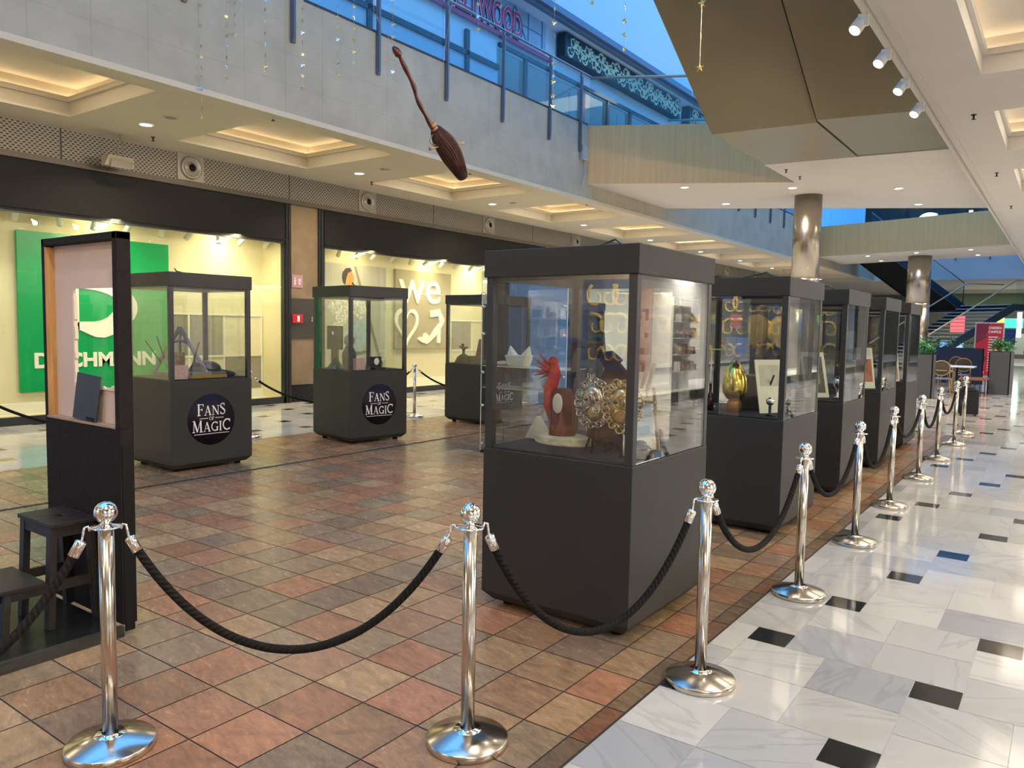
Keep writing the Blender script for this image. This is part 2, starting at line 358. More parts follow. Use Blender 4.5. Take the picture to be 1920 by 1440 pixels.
# ---- balcony fascia with stone joints
def stone_mat():
    m = mat('fascia_stone', (.385, .36, .285), .7, noise=.10, nscale=2.2, bump=.05); N, L = nodes(m); b = N['Principled BSDF']
    g = N.new('ShaderNodeNewGeometry'); s = N.new('ShaderNodeSeparateXYZ'); L.new(g.outputs['Position'], s.inputs[0])
    src = b.inputs['Base Color'].links[0].from_socket; fac = None
    for sock, per, offs, wd in ((1, .675, .44, .007), (2, .42, .02, .005)):
        a = N.new('ShaderNodeMath'); a.operation = 'MULTIPLY_ADD'; a.inputs[1].default_value = 1/per; a.inputs[2].default_value = 100 - offs/per; L.new(s.outputs[sock], a.inputs[0])
        f = N.new('ShaderNodeMath'); f.operation = 'FRACT'; L.new(a.outputs[0], f.inputs[0]); c = N.new('ShaderNodeMath'); c.operation = 'LESS_THAN'; c.inputs[1].default_value = wd/per; L.new(f.outputs[0], c.inputs[0])
        if fac is None: fac = c
        else:
            x = N.new('ShaderNodeMath'); x.operation = 'MAXIMUM'; L.new(fac.outputs[0], x.inputs[0]); L.new(c.outputs[0], x.inputs[1]); fac = x
    k = N.new('ShaderNodeMath'); k.operation = 'MULTIPLY'; k.inputs[1].default_value = .35; L.new(fac.outputs[0], k.inputs[0])
    mx = N.new('ShaderNodeMixRGB'); L.new(k.outputs[0], mx.inputs[0]); L.new(src, mx.inputs[1]); mx.inputs[2].default_value = (.16, .14, .12, 1); L.new(mx.outputs[0], b.inputs['Base Color'])
    return m
STONE = stone_mat()
g = MB(); g.box((XF - .22, -6, ZC + .02), (XF, YE, 6.30)); struct('wall_left', g, STONE, label='pale stone balcony fascia along the left side of the atrium')
g = MB(); g.box((XF - .25, -6, ZC - .045), (XF + .012, YE, ZC + .03)); struct('trim_2', g, SOFFIT, label='thin plaster edge trim under the balcony fascia')
g = MB(); g.box((XW, -6, 6.10), (XF - .22, YE, 6.28)); struct('floor', g, mat('upper_floor_slab', (.4, .4, .4), .4))
# ---- balustrade
def balustrade(name, label, pts_ys, x, ya, yb, zb=6.30):
    t = thing(name, label, 'railing', (x, ya, zb))
    for y in pts_ys:
        g = MB(); g.box((.01, y - ya - .03, -.66), (.06, y - ya + .03, 1.06)); g.box((.06, y - ya - .022, -.60), (.075, y - ya + .022, .98)); g.build('post', mat('grey_steel_post', (.20, .21, .23), .35, .8), t, .004)
    for a, b in zip(pts_ys, pts_ys[1:]):
        g = MB(); g.box((-.005, a - ya + .05, .02), (.007, b - ya - .05, 1.0)); g.build('glass_panel', BALGLASS, t)
    g = MB(); g.tube([(.03, 0, 1.09), (.03, yb - ya, 1.09)], .025, 12); g.build('handrail', BRUSH, t)
    g = MB(); g.box((-.02, 0, .0), (.01, yb - ya, .035)); g.build('bottom_rail', mat('dark_rail', (.05, .06, .07), .4, .5), t)
    return t
ysL = [5.63 + 1.675*k for k in range(-3, 6)] + [15.27]
balustrade('balustrade', 'glass balcony railing with grey steel posts above the pale fascia, near the hanging broom', ysL, XF, .6, 15.65)
balustrade('balustrade', 'glass railing with steel posts on the far stretch of left balcony beyond the bridge', [20.6 + 1.675*k for k in range(0, 9)] + [35.4], XF, 20.5, 35.6)
# ---- shop front wall
XG = XW
g = MB()
for a, b in ((-6, 10.02), (11.02, 26.0), (26.9, YE)):
    g.box((XG - .10, a, 3.26), (XG + .05, b, 4.04))
    g.box((XG - .05, a, 3.30), (XG + .065, b, 3.33)); 
struct('wall_left', g, CHARC, .004, label='dark charcoal sign board band above the left shop windows')
g = MB(); g.box((XG - .1, -6, 4.04), (XG + .085, YE, 4.13)); struct('trim_3', g, mat('bronze_strip', (.115, .098, .080), .4, .4), .004)
def perf_mat():
    m = mat('perforated_metal', (.30, .275, .23), .5, .3); N, L = nodes(m); b = N['Principled BSDF']
    g = N.new('ShaderNodeNewGeometry'); s = N.new('ShaderNodeSeparateXYZ'); L.new(g.outputs['Position'], s.inputs[0])
    def ma(op, a, v=None, v2=None):
        n = N.new('ShaderNodeMath'); n.operation = op
        if hasattr(a, 'outputs'): L.new(a.outputs[0], n.inputs[0])
        else: L.new(a, n.inputs[0])
        if v is not None:
            if hasattr(v, 'outputs'): L.new(v.outputs[0], n.inputs[1])
            else: n.inputs[1].default_value = v
        if v2 is not None: n.inputs[2].default_value = v2
        return n
    v = ma('MULTIPLY_ADD', s.outputs[2], 1/.036, 10); row = ma('FLOOR', v); par = ma('MODULO', row, 2.0); half = ma('MULTIPLY', par, .5)
    u = ma('MULTIPLY_ADD', s.outputs[1], 1/.075, 200); u2 = ma('ADD', u, half); fu = ma('SUBTRACT', ma('FRACT', u2), .5); fv = ma('SUBTRACT', ma('FRACT', v), .5)
    e = ma('ADD', ma('POWER', ma('ABSOLUTE', fu), 2.0), ma('POWER', ma('MULTIPLY', ma('ABSOLUTE', fv), .9), 2.0)); hole = ma('LESS_THAN', e, .095)
    sm = ma('LESS_THAN', ma('FRACT', ma('MULTIPLY_ADD', s.outputs[1], 1/2.18, 20 - 5.765/2.18)), .012)
    mx = ma('MAXIMUM', hole, sm)
    c = N.new('ShaderNodeMixRGB'); L.new(mx.outputs[0], c.inputs[0]); c.inputs[1].default_value = (.30, .275, .23, 1); c.inputs[2].default_value = (.05, .045, .04, 1); L.new(c.outputs[0], b.inputs['Base Color'])
    return m
g = MB(); g.box((XG - .1, -6, 4.13), (XG + .02, YE, ZC)); struct('wall_left', g, perf_mat(), label='perforated metal ventilation band under the left ceiling')
# round air nozzles in the band
NZ = mat('nozzle_metal', (.33, .31, .27), .4, .5)
t = thing('air_nozzle', 'round air nozzle in the perforated band, nearest to the small beige loudspeaker', 'vent', (XG + .025, 7.975, 4.385))
g = MB(); g.box((-.01, -.26, -.235), (.012, .26, .235)); g.build('mounting_plate', NZ, t, .004)
RY90 = Matrix.Rotation(PI/2, 4, 'Y')
g = MB(); g.lathe([(.205, .0), (.205, .03), (.19, .05), (.155, .05), (.14, .03), (.10, .03), (.085, .07), (.075, .07), (.07, .0)], n=36, M=RY90, cap=False); g.build('ring', NZ, t)
g = MB(); g.lathe([(.06, .013), (.06, .06), (.001, .06)], n=24, M=RY90); g.build('nozzle_opening', BLACKM, t)
noz = t
for k, y in enumerate([3.62, 12.27, 16.74, 21.3, 25.7, 30.1, 34.6, 38.8]):
    lab = ['round air nozzle in the perforated band left of the small beige loudspeaker', 'round air nozzle in the perforated band right above the window with the shoe poster', 'round air nozzle in the perforated band, just above and left of the nearest case'][k] if k < 3 else 'round air nozzle in the far perforated band, seen above the right row of cases'
    copy_tree(noz, (XG + .025, y, 4.385), 0, lab, None if k < 3 else 'far air nozzles')
# small loudspeaker hanging at the band
t = thing('loudspeaker', 'small beige wedge loudspeaker hanging from the left ceiling edge', 'speaker', (-12.62, 6.48, 4.10))
g = MB(); M = Matrix.Rotation(.35, 4, 'Y'); g.frust((0, 0, 0), (.06, .24), (0, 0, .16), (.13, .20)); g.build('housing', mat('beige_plastic', (.42, .38, .27), .5), t, .01)
g = MB(); g.box((.095, -.17, .02), (.105, .17, .14), Matrix.Rotation(.42, 4, 'Y') @ Matrix.Translation((0.0, 0, -.0))); g.build('grille', mat('grey_grille', (.22, .20, .17), .7), t)
g = MB(); g.tube([(0, 0, .16), (.0, 0, .30), (-.05, .03, .36)], .015); g.tube([(0, .05, .15), (.04, .07, .28), (0, .04, ZC - 4.10)], .006); g.build('bracket', GREY, t)
# pilaster between the shops
TAN = mat('tan_marble', (.25, .18, .11), .25, noise=.12, nscale=2.5)
g = MB(); g.box((XG - .3, 10.14, .36), (XG + .02, 10.86, 4.04)); struct('wall_left', g, TAN, label='tan marble pilaster between the two shop windows')
g = MB(); g.box((XG - .3, 10.14, 0), (XG + .03, 10.86, .36)); struct('baseboard_left', g, mat('black_granite', (.012, .014, .014), .15, noise=.6, nscale=30))
for y0, y1 in ((10.02, 10.14), (10.86, 10.98)):
    g = MB(); g.box((XG - .3, y0, 0), (XG + .07, y1, 4.05)); g.box((XG + .07, y0 + .05, 0), (XG + .09, y0 + .08, 4.05)); struct('trim_4', g, DKFR)
t = thing('sign', 'pale pink evacuation sign on the tan marble pilaster', 'sign', (XG + .03, 10.32, 2.5)); 
g = MB(); g.box((0, -.14, -.13), (.008, .14, .13)); g.build('plate', mat('pale_pink', (.45, .24, .28), .5), t)
g = MB(); M = frame((.01, 0, 0), (0, 1, 0), (0, 0, 1))
g.ball((.011, -.06, .055), .022, 10, 6, (.15, 1, 1)); g.box((.008, -.085, -.08), (.011, -.04, .03)); g.box((.008, .02, .0), (.011, .09, .05)); g.box((.008, .03, -.07), (.011, .08, -.01)); g.build('pictogram', mat('pale_white', (.7, .6, .6), .5), t)
t = thing('service_panel', 'dark grey metal service panel set in the tan pilaster', 'panel', (XG + .022, 10.29, 1.73)); g = MB(); g.box((0, -.15, -.42), (.02, .45, .42)); g.build('door', mat('panel_grey', (.09, .08, .07), .4, .5), t, .005)
g = MB(); g.box((.02, .38, -.05), (.035, .41, .05)); g.build('latch', STEEL, t)
t = thing('fire_alarm_box', 'small red fire alarm box on the dark panel of the pilaster', 'alarm', (XG + .045, 10.30, 1.73)); g = MB(); g.box((0, -.14, -.09), (.05, .12, .09)); g.build('housing', mat('alarm_red', (.55, .02, .03), .4), t, .005)
g = MB(); g.box((.05, -.03, -.06), (.054, .03, .06)); g.build('label_plate', WHITE, t)
# shop windows and displays
XB = -13.70
def window(n, y0, y1, label):
    g = MB()
    g.box((XG - .06, y0, 0.0), (XG + .04, y1, .13)); g.box((XG - .06, y0, 0), (XG + .04, y0 + .06, 3.28)); g.box((XG - .06, y1 - .06, 0), (XG + .04, y1, 3.28)); g.box((XG - .06, y0, 3.24), (XG + .04, y1, 3.30))
    f = struct('window_%d' % n, g, DKFR, label=label)
    g = MB(); g.box((XG - .01, y0 + .06, .13), (XG, y1 - .06, 3.24)); g.build('pane', SHOPGLASS, f)
    return f
window(1, -2.0, 10.04, 'large shop window with green logo panel'); window(2, 10.98, 17.9, 'large shop window with poster and raised letters')
def display(y0, y1, name='wall_left', wallm=CREAM):
    g = MB(); g.box((XB - .08, y0, 0), (XB, y1, 3.5)); g.box((XB, y0 - .06, 0), (XG - .06, y0, 3.5)); g.box((XB, y1, 0), (XG - .06, y1 + .06, 3.5)); g.box((XB - .08, y0, 3.42), (XG - .1, y1, 3.5)); g.box((XB, y0, 0), (XG - .06, y1, .10)); struct(name, g, wallm, label='cream lined shop window display box')
    g = MB(); g.box((XB, y0, .10), (XB + .03, y1, .27)); struct('baseboard_left', g, mat('cream_skirting', (.82, .78, .66), .5), .006)
display(-2, 10.0); display(11.0, 17.9)
# decorative wall panels behind the cases
PG = mat('taupe_panel', (.30, .26, .19), .8, noise=.08, nscale=20); PM = mat('pale_moulding', (.80, .76, .62), .6)
g = MB(); 
for y0, y1, z0, z1 in ((8.0, 8.30, .98, 1.76), (8.36, 9.05, .98, 1.76), (9.12, 9.95, .26, .94)): g.box((XB, y0, z0), (XB + .015, y1, z1))
for y0, y1, z0, z1 in ((16.1, 16.9, 1.0, 1.75),): g.box((XB, y0, z0), (XB + .015, y1, z1))
pw = g.build('wall_panel', PG); tag(pw, 'taupe grey rectangular wall panels in the cream display behind the cases', 'panel')
g = MB()
for z in (.96, 1.78): g.box((XB, 7.9, z - .018), (XB + .025, 9.98, z + .018))
for y in (8.33, 9.085, 9.97): g.box((XB, y - .016, .26), (XB + .024, y + .016, 1.78))
for z in (.96, 1.78): g.box((XB, 15.95, z - .018), (XB + .025, 17.8, z + .018))
for y in (16.0, 16.98): g.box((XB, y - .016, .26), (XB + .024, y + .016, 1.78))
tag(g.build('wall_moulding', PM), 'pale moulding strips framing panels on the shop display wall', 'moulding')
# green panel with the shop logo
GREEN = mat('green_panel_gloss', (.0, .34, .095), .25, noise=.06, nscale=1); WL = mat('logo_white', (.86, .84, .74), .5)
t = thing('logo_sign', 'large green shop sign panel with white logo and lettering in the left window', 'sign', (XB + .07, 5.36, .44))
g = MB(); g.box((-.06, 0, 0), (0, 2.55, 2.60)); t = g.build('panel', GREEN, t, .006)
S = frame((0.001, 0, 0), (0, 1, 0), (0, 0, 1)) @ Matrix.Rotation(PI/2, 4, 'X') @ Matrix.Diagonal((1, -1, 1, 1))
def yz(px_, py_): p = onX(px_, py_, XB + .07); return (p.y - 5.36, p.z - .44)
S = Matrix(((0, 1, 0, 0), (1, 0, 0, 0), (0, 0, 1, 0), (0, 0, 0, 1)))     # prism local x->Y, y->X, z->Z
st0 = yz(105, 545)[0]; st1 = yz(147, 570)[0]; zt = 1.95; zin = yz(150, 603)[1]; cx = st1 + .05; rx = yz(257, 565)[0] - cx
outer = [(st0, zt)] + [(cx + rx*math.cos(math.radians(a)), 1.40 + .55*math.sin(math.radians(a))) for a in range(90, -61, -10)]
wave = [yz(212, 627), yz(196, 633), yz(180, 632), yz(165, 626), yz(150, 619), yz(136, 616), yz(125, 617)]
g = MB(); irx = rx - .30
# bowl
arco = [(cx + rx*math.cos(math.radians(a)), 1.42 + .53*math.sin(math.radians(a))) for a in range(90, -41, -10)]
arci = [(cx + irx*math.cos(math.radians(a)), 1.42 + .30*math.sin(math.radians(a))) for a in range(90, -41, -10)]
for a, b, c, d in zip(arco, arco[1:], arci[1:], arci): g.prism([a, b, c, d], .02, S)
g.prism([(st0, zt), (cx, zt), (cx, 1.72), (st0, 1.72)], .02, S); g.prism([(st0, 1.72), (st1, 1.72), (st1, wave[4][1]), (st0, wave[-1][1])], .02, S)
inn = [yz(212, 585), yz(202, 595), yz(190, 601), yz(178, 603), yz(162, 603), yz(147, 603)]
for a, b, c, d in zip(inn, inn[1:], wave[1:], wave): g.prism([a, b, c, d], .02, S)
a = inn[0]; b = wave[0]; g.prism([arco[-1], arci[-1], a, b], .02, S)
g.build('logo', WL, t)
text('lettering', 'DEICHMANN', .335, frame((.001, .20, .40), (0, 1, 0), (0, 0, 1)), WL, t, .012, .012, sx=1.04)
# poster, letters
t = thing('wall_poster', 'tall photo poster of a person sitting on a ladder, behind the shop window', 'poster', (XB + .03, 11.5, .30))
g = MB(); g.box((0, 0, 0), (.03, 2.03, 2.72)); g.build('board', mat('poster_paper', (.50, .46, .38), .7, noise=.10, nscale=2, stretch=(1, 14, .3)), t); t = bpy.context.scene.collection.objects[-1]
def pz(a, b): p = onX(a, b, XB + .06); return (p.y - 11.5, p.z - .30)
def flat(name, polys, m, par, dx=.031):
    g = MB()
    for p in polys: g.prism([pz(*q) for q in p], .002, Matrix.Translation((dx, 0, 0)) @ S)
    return g.build(name, m, par)
flat('head_print', [[(648,524),(650,515),(658,508),(663,516),(664,524),(662,534),(655,540),(648,538)]], mat('print_skin', (.75, .28, .10), .7), t, .034)
flat('hair_print', [[(641,520),(642,510),(648,503),(656,502),(660,508),(652,512),(649,522),(647,534),(643,530)]], mat('print_hair', (.06, .045, .04), .7), t, .035)
flat('shirt_print', [[(622,556),(646,540),(668,545),(684,565),(690,590),(676,600),(660,585),(640,618),(632,622),(622,610),(630,596),(614,576)]], mat('print_shirt', (.75, .66, .55), .8, noise=.5, nscale=16), t, .033)
flat('jeans_print', [[(640,625),(656,612),(690,590),(686,640),(676,660),(664,656),(666,628),(660,640),(658,680),(640,700)]], mat('print_jeans', (.42, .52, .52), .8, noise=.12, nscale=10), t, .034)
flat('ladder_print', [[(664,500),(668,500),(722,700),(716,700)], [(652,662),(692,656),(694,661),(654,668)], [(656,690),(716,676),(718,681),(658,697)]], mat('print_ladder', (.25, .23, .19), .8), t, .032)
t = thing('letter_panel', 'beige display panel with raised white we, heart and shoe shapes', 'sign', (XB + .08, 13.85, 1.04)); SHX = XB + .08
g = MB(); g.box((-.08, 0, 0), (0, 2.1, 1.98)); g.build('panel', mat('beige_board', (.40, .34, .23), .7), t, .004)
RW = mat('raised_white', (.90, .87, .72), .5)
text('lettering', 'we', 1.22, frame((.001, .10, 1.18), (0, 1, 0), (0, 0, 1)), RW, t, .02, .012, sx=1.08)
def sz(a, b): p = onX(a, b, SHX); return (p.y - 13.85, p.z - 1.04)
ht = []
for i in range(41):
    a = 2*PI*i/40; x_ = 16*math.sin(a)**3; y_ = 13*math.cos(a) - 5*math.cos(2*a) - 2*math.cos(3*a) - math.cos(4*a); ht.append((x_/16, y_/16))
g = MB(); hc, hz = sz(762, 608)
for (a, b) in zip(ht, ht[1:]):
    g.prism([(hc + a[0]*.43, hz + a[1]*.52), (hc + b[0]*.43, hz + b[1]*.52), (hc + b[0]*.33, hz + b[1]*.40), (hc + a[0]*.33, hz + a[1]*.40)], .03, S)
g.build('heart', RW, t)
g = MB()
for pi_, poly in enumerate([[(805,583),(824,579),(827,592),(806,595)], [(820,590),(827,588),(832,600),(829,610),(824,608)], [(824,604),(830,606),(822,622),(812,634),(808,626),(815,615)], [(812,622),(816,628),(806,640),(799,645),(790,642),(790,636),(801,634),(808,627)], [(782,636),(784,632),(794,631),(802,634),(799,645),(790,642)], [(792,633),(793,626),(797,624),(802,628),(802,635)], [(818,612),(825,610),(824,643),(818,643)]]): g.prism([sz(*q) for q in poly], .03 + .0012*pi_, Matrix.Translation((-.0005*pi_, 0, 0)) @ S)
g.build('shoe', RW, t)
# track spots
SPB = mat('spot_white', (.75, .74, .68), .4); SPE = emis('spot_lens', (1, .86, .55), 9)
t = thing('track_spotlight', 'white track spotlight above the cream display', 'spotlight', (0, 0, 0))
g = MB(); g.box((-.05, -.15, -.04), (.05, .15, 0)); g.build('adapter', SPB, t, .004)
g = MB(); Mx = Matrix.Translation((0, 0, -.06)) @ Matrix.Rotation(PI - .75, 4, 'Y') @ Matrix.Rotation(.0, 4, 'X'); g.lathe([(.035, -.02), (.045, .0), (.048, .19), (.04, .19), (.038, .17)], n=16, M=Mx); g.build('head', SPB, t)
g = MB(); g.lathe([(.036, .175), (.001, .176)], n=16, M=Mx); g.build('lens', SPE, t)
s0 = t; first = True
ys1 = [4.7, 5.25, 5.86, 6.45, 7.03, 7.61, 8.2, 8.75, 9.32, 9.88]; ys2 = [11.3, 11.8, 12.34, 12.88, 13.5, 14.11, 14.72, 15.32, 15.92, 16.52, 17.12]
for ys, lab, grp in ((ys1, 'white track spotlight in the window with the green logo panel', 'spotlights over the green logo window'), (ys2, 'white track spotlight in the window with the raised letters', 'spotlights over the raised letters window')):
    for y in ys:
        r = random.uniform(-.7, .5); loc = (-13.33, y, 3.40 if False else 3.36)
        if first: t.location = loc; t.rotation_euler = (0, 0, r + PI); tag(t, lab, 'spotlight', grp); first = False
        else: copy_tree(s0, loc, r + PI, lab, grp)
for y, pw_ in ((0, 50), (3.2, 60), (6.6, 75), (8.9, 110), (12.4, 70), (14.9, 90), (16.8, 90)):
    area('display_light', (-13.22, y, 3.38), 1.6, pw_ * 1.0, YEL, (0, .25, 0), .15)
# far left shops, seen past the cases
window(3, 18.0, 25.9, 'shop window further along the left side'); 
g = MB(); g.box((XG - 3.0, 18, 0), (XG - 2.9, 26, 3.5)); g.box((XG - 3, 18, 3.45), (XG - .1, 26, 3.5)); g.box((XG - 3, 25.95, 0), (XG - .06, 26.05, 3.5)); g.box((XG - 3, 17.95, 0), (XG - .06, 18.05, 3.5)); g.box((XG - 3, 18, -.02), (XG - .06, 26, .01)); struct('wall_left', g, WHITE)
area('shop_light', (XG - 1.5, 22, 3.4), 6, 260, NEUT, (0, 0, 0), 2)
g = MB(); g.box((XG - .3, 25.95, 0), (XG + .05, 26.95, 4.04)); BR = mat('brick', (.33, .13, .08), .8, noise=.3, nscale=3, stretch=(1, 4, 14)); struct('wall_left', g, BR, label='brick clad pilaster further along the left side')
window(4, 26.95, 47.5, 'long far shop window on the left side')
g = MB(); g.box((XG - 3.0, 27, 0), (XG - 2.9, 48, 3.5)); g.box((XG - 3, 27, 3.45), (XG - .1, 48, 3.5)); g.box((XG - 3, 27, -.02), (XG - .06, 48, .01)); struct('wall_left', g, mat('far_shop_wall', (.6, .52, .42), .8))
area('shop_light', (XG - 1.5, 35, 3.4), 14, 420, NEUT, (0, 0, 0), 2)
t = thing('shop_sign', 'pale blue lit shop sign reading KEY WE, seen through a display case', 'sign', (XG - .35, 20.4, 2.45)); g = MB(); g.box((-.05, -1.1, 0), (0, 1.1, .55)); g.build('lightbox', emis('sky_lightbox', (.25, .62, 1.0), 1.6), t)
text('lettering', 'KEY WE', .36, frame((.004, -.85, .14), (0, 1, 0), (0, 0, 1)), BLACKM, t)
for k, (y, c) in enumerate(((18.8, (.7, .25, .3)), (19.3, (.6, .5, .1)), (20.2, (.1, .12, .2)), (21.5, (.65, .6, .5)), (22.4, (.2, .35, .25)), (23.4, (.5, .4, .3)), (24.6, (.12, .1, .1)))):
    t = thing('clothing_rack', 'rack of garments in the shop beyond, seen through the cases', 'clothes', (XG - 1.0 - (k % 2)*.6, y, 0), 0, 'clothing racks in the far left shop')
    g = MB(); g.tube([(0, -.3, 0), (0, -.3, 1.6), (0, .3, 1.6), (0, .3, 0)], .015, 8); g.build('stand', STEEL, t)
    g = MB()
    for q in range(6): g.frust((0, -.25 + q*.1, .75 + .05*(q % 2)), (.24, .035), (0, -.25 + q*.1, 1.55), (.17, .02))
    g.build('garments', mat('cloth_%d' % k, c, .9, noise=.3, nscale=4), t, .01)
# ================================================================== UPPER FLOOR LEFT
XU = -13.0; XEV = -12.40
g = MB(); g.box((XU - .2, -6, 6.28), (XU, 17.0, 10.5)); g.box((XU - .2, 17, 9.25), (XU, 50, 10.5)); g.box((XU - .2, 29.5, 6.28), (XU, 50, 9.3)); struct('wall_left', g, BLUEWALL, label='white upper shop wall above the balcony')
g = MB(); g.box((XU - .2, -6, 10.45), (XEV, 50, 10.60)); struct('ceiling', g, BLUEWALL)
g = MB(); g.box((XEV - .05, -6, 10.60), (XEV, 50, 15.5)); struct('wall_left', g, BLUEWALL, label='tall white wall over the eave, up to the rooflight')
g = MB(); g.box((XEV - .06, -6, 10.42), (XEV + .10, 50, 10.60)); g.box((XEV + .10, -6, 10.50), (XEV + .22, 50, 10.56)); g.box((XEV, -6, 10.66), (XEV + .06, 50, 10.80)); struct('trim_5', g, mat('eave_gutter', (.22, .23, .28), .5, .3), label='ribbed grey gutter along the upper eave')
g = MB()
for k in range(9): g.box((XEV + .002, 20.5 + k*1.1, 13.55), (XEV + .03, 21.2 + k*1.1, 14.0))
o = g.build('clerestory_window', emis('clerestory_glow', (.9, .95, 1.0), 1.6)); tag(o, None, None, None, 'structure')
# shutters, window and mullions of the upper shops
SH = mat('blue_grey_shutter', (.50, .55, .62), .5, noise=.02); DB = mat('dark_plinth', (.03, .035, .045), .4)
g = MB(); g.box((XU, -6, 6.28), (XU + .04, 17.0, 8.6)); struct('wall_left', g, SH, label='pale roller shutters of the upper shops')
g = MB()
for y in (8.9, 12.2, 15.6, 18.2, 21.4, 23.0, 24.6, 26.6, 28.6): g.box((XU + .02, y, 6.28), (XU + .10, y + .14, 9.2))
g.box((XU + .02, -6, 8.55), (XU + .1, 17.0, 8.68)); g.box((XU + .02, 17, 9.18), (XU + .12, 29.5, 9.28)); g.box((XU + .02, -6, 6.28), (XU + .08, 17.0, 6.9)); struct('trim_6', g, DB)
UG = glassmat('upper_shop_glass', (.75, .85, .88), 1.5, 1.0)
g = MB(); g.box((XU - .01, 17, 6.3), (XU, 29.5, 9.2)); o = struct('window_5', g, UG, label='glazed upper shop front behind the balcony glass')
g = MB(); g.box((XU - 3, 17, 6.2), (XU - 2.9, 29.5, 9.5)); g.box((XU - 3, 17, 9.4), (XU - .1, 29.5, 9.5)); struct('wall_left', g, mat('upper_shop_inner', (.45, .42, .36), .8))
area('upper_shop_light', (XU - 1.2, 23, 9.3), 9, 160, (1, .75, .45), (0, 0, 0), 1.5)
for y in (19.6, 22.0, 25.3):
    t = thing('wall_lamp', 'small warm lamp glowing inside the upper shop behind glass', 'lamp', (XU - .8, y, 7.6), 0, 'warm lamps in the upper shop')
    g = MB(); g.ball((0, 0, 0), .11, 14, 8); g.build('bulb', emis('warm_bulb', (1, .72, .35), 14), t)
    g = MB(); g.tube([(0, 0, .1), (0, 0, 1.75)], .012, 8); g.build('stem', BLACKM, t)
# HOLLYWOOD sign and ornamental signs
def sign_board(y0, y1, z0, z1): return thing
t = thing('shop_sign', 'upper shop sign with blue lettering and red HOLLYWOOD letters', 'sign', (XU + .05, 11.3, 9.55))
g = MB(); g.box((0, 0, .0), (.06, 7.9, 1.05)); g.build('board', mat('sign_greyblue', (.42, .50, .60), .5, noise=.15, nscale=1.5), t)
g = MB(); g.box((.0, 0, -.12), (.10, 8.2, -.02)); g.build('red_bar', mat('sign_red', (.55, .03, .10), .4), t)
DKB = mat('sign_navy', (.02, .02, .12), .4); PINK = mat('sign_pinkred', (.75, .06, .12), .4); WHT = mat('sign_white', (.85, .82, .85), .4)
F = lambda y, z, x=.07: frame((x, y, z), (0, 1, 0), (0, 0, 1))
text('lettering_shadow', 'HOLLYWOOD', .92, F(2.93, .04), DKB, t, .03, .045, sx=.62); text('lettering_outline', 'HOLLYWOOD', .92, F(2.90, .08, .105), WHT, t, .008, .03, sx=.62); text('lettering', 'HOLLYWOOD', .92, F(2.90, .08, .12), PINK, t, .01, .0, sx=.62)
text('script_lettering', 'Foster\'s', .80, F(1.05, .30, .10), mat('sign_blue', (.03, .16, .75), .4), t, .02, .03, sx=.6)
g = MB(); g.bar((.075, 5.85, .1), (.075, 6.35, .9), .02); g.bar((.075, 6.35, .9), (.075, 6.9, .1), .02); g.bar((.075, 6.1, .5), (.075, 7.7, .5), .02); g.bar((.075, 7.0, .1), (.075, 7.0, .95), .02); g.bar((.075, 7.0, .95), (.075, 7.7, .95), .02); g.bar((.075, 7.7, .95), (.075, 7.7, .1), .02); g.build('line_drawing', mat('sign_line', (.22, .28, .38), .5), t)
ORN = mat('ornament_pale', (.80, .78, .50), .5)
def ornament_sign(y0, y1, z0, z1, label):
    t = thing('ornamental_sign', label, 'sign', (XU + .05, y0, z0)); H = z1 - z0; W = y1 - y0
    g = MB(); g.box((0, 0, 0), (.30, W, H)); g.build('board', mat('ornament_navy', (.015, .03, .045), .5), t, .01)
    g = MB(); rnd = random.Random(int(y0)); n = int(W/.42)
    for k in range(n):
        cy = .25 + k*.42; 
        for r_ in range(3):
            cz = H*(.28 + .44*((k + r_) % 2)) if r_ == 0 else (H*(.72 - .44*(k % 2)) if r_ == 1 else H*.5); cy2 = cy + r_*.18
            d = rnd.choice((-1, 1)); pts = []
            for i in range(16):
                a = d*(i*.42) + rnd.random()*.1; r = .20 - .010*i; pts.append((.305, cy2 + r*math.cos(a), cz + r*math.sin(a)))
            g.tube(pts, [.030 - .0012*i for i in range(16)], 5)
            for i in range(5):
                a = i*2*PI/5 + k; g.ball((.305, cy2 + .12*math.cos(a), cz + .12*math.sin(a)), .055, 6, 4, (.25, 1, .55))
    g.build('scrollwork', ORN, t)
ornament_sign(19.9, 28.2, 9.72, 10.40, 'long dark upper sign with pale floral scrollwork, left of the bronze panel')
ornament_sign(29.1, 37.0, 9.72, 10.40, 'second dark floral scrollwork sign, further along and half behind the bronze panel')
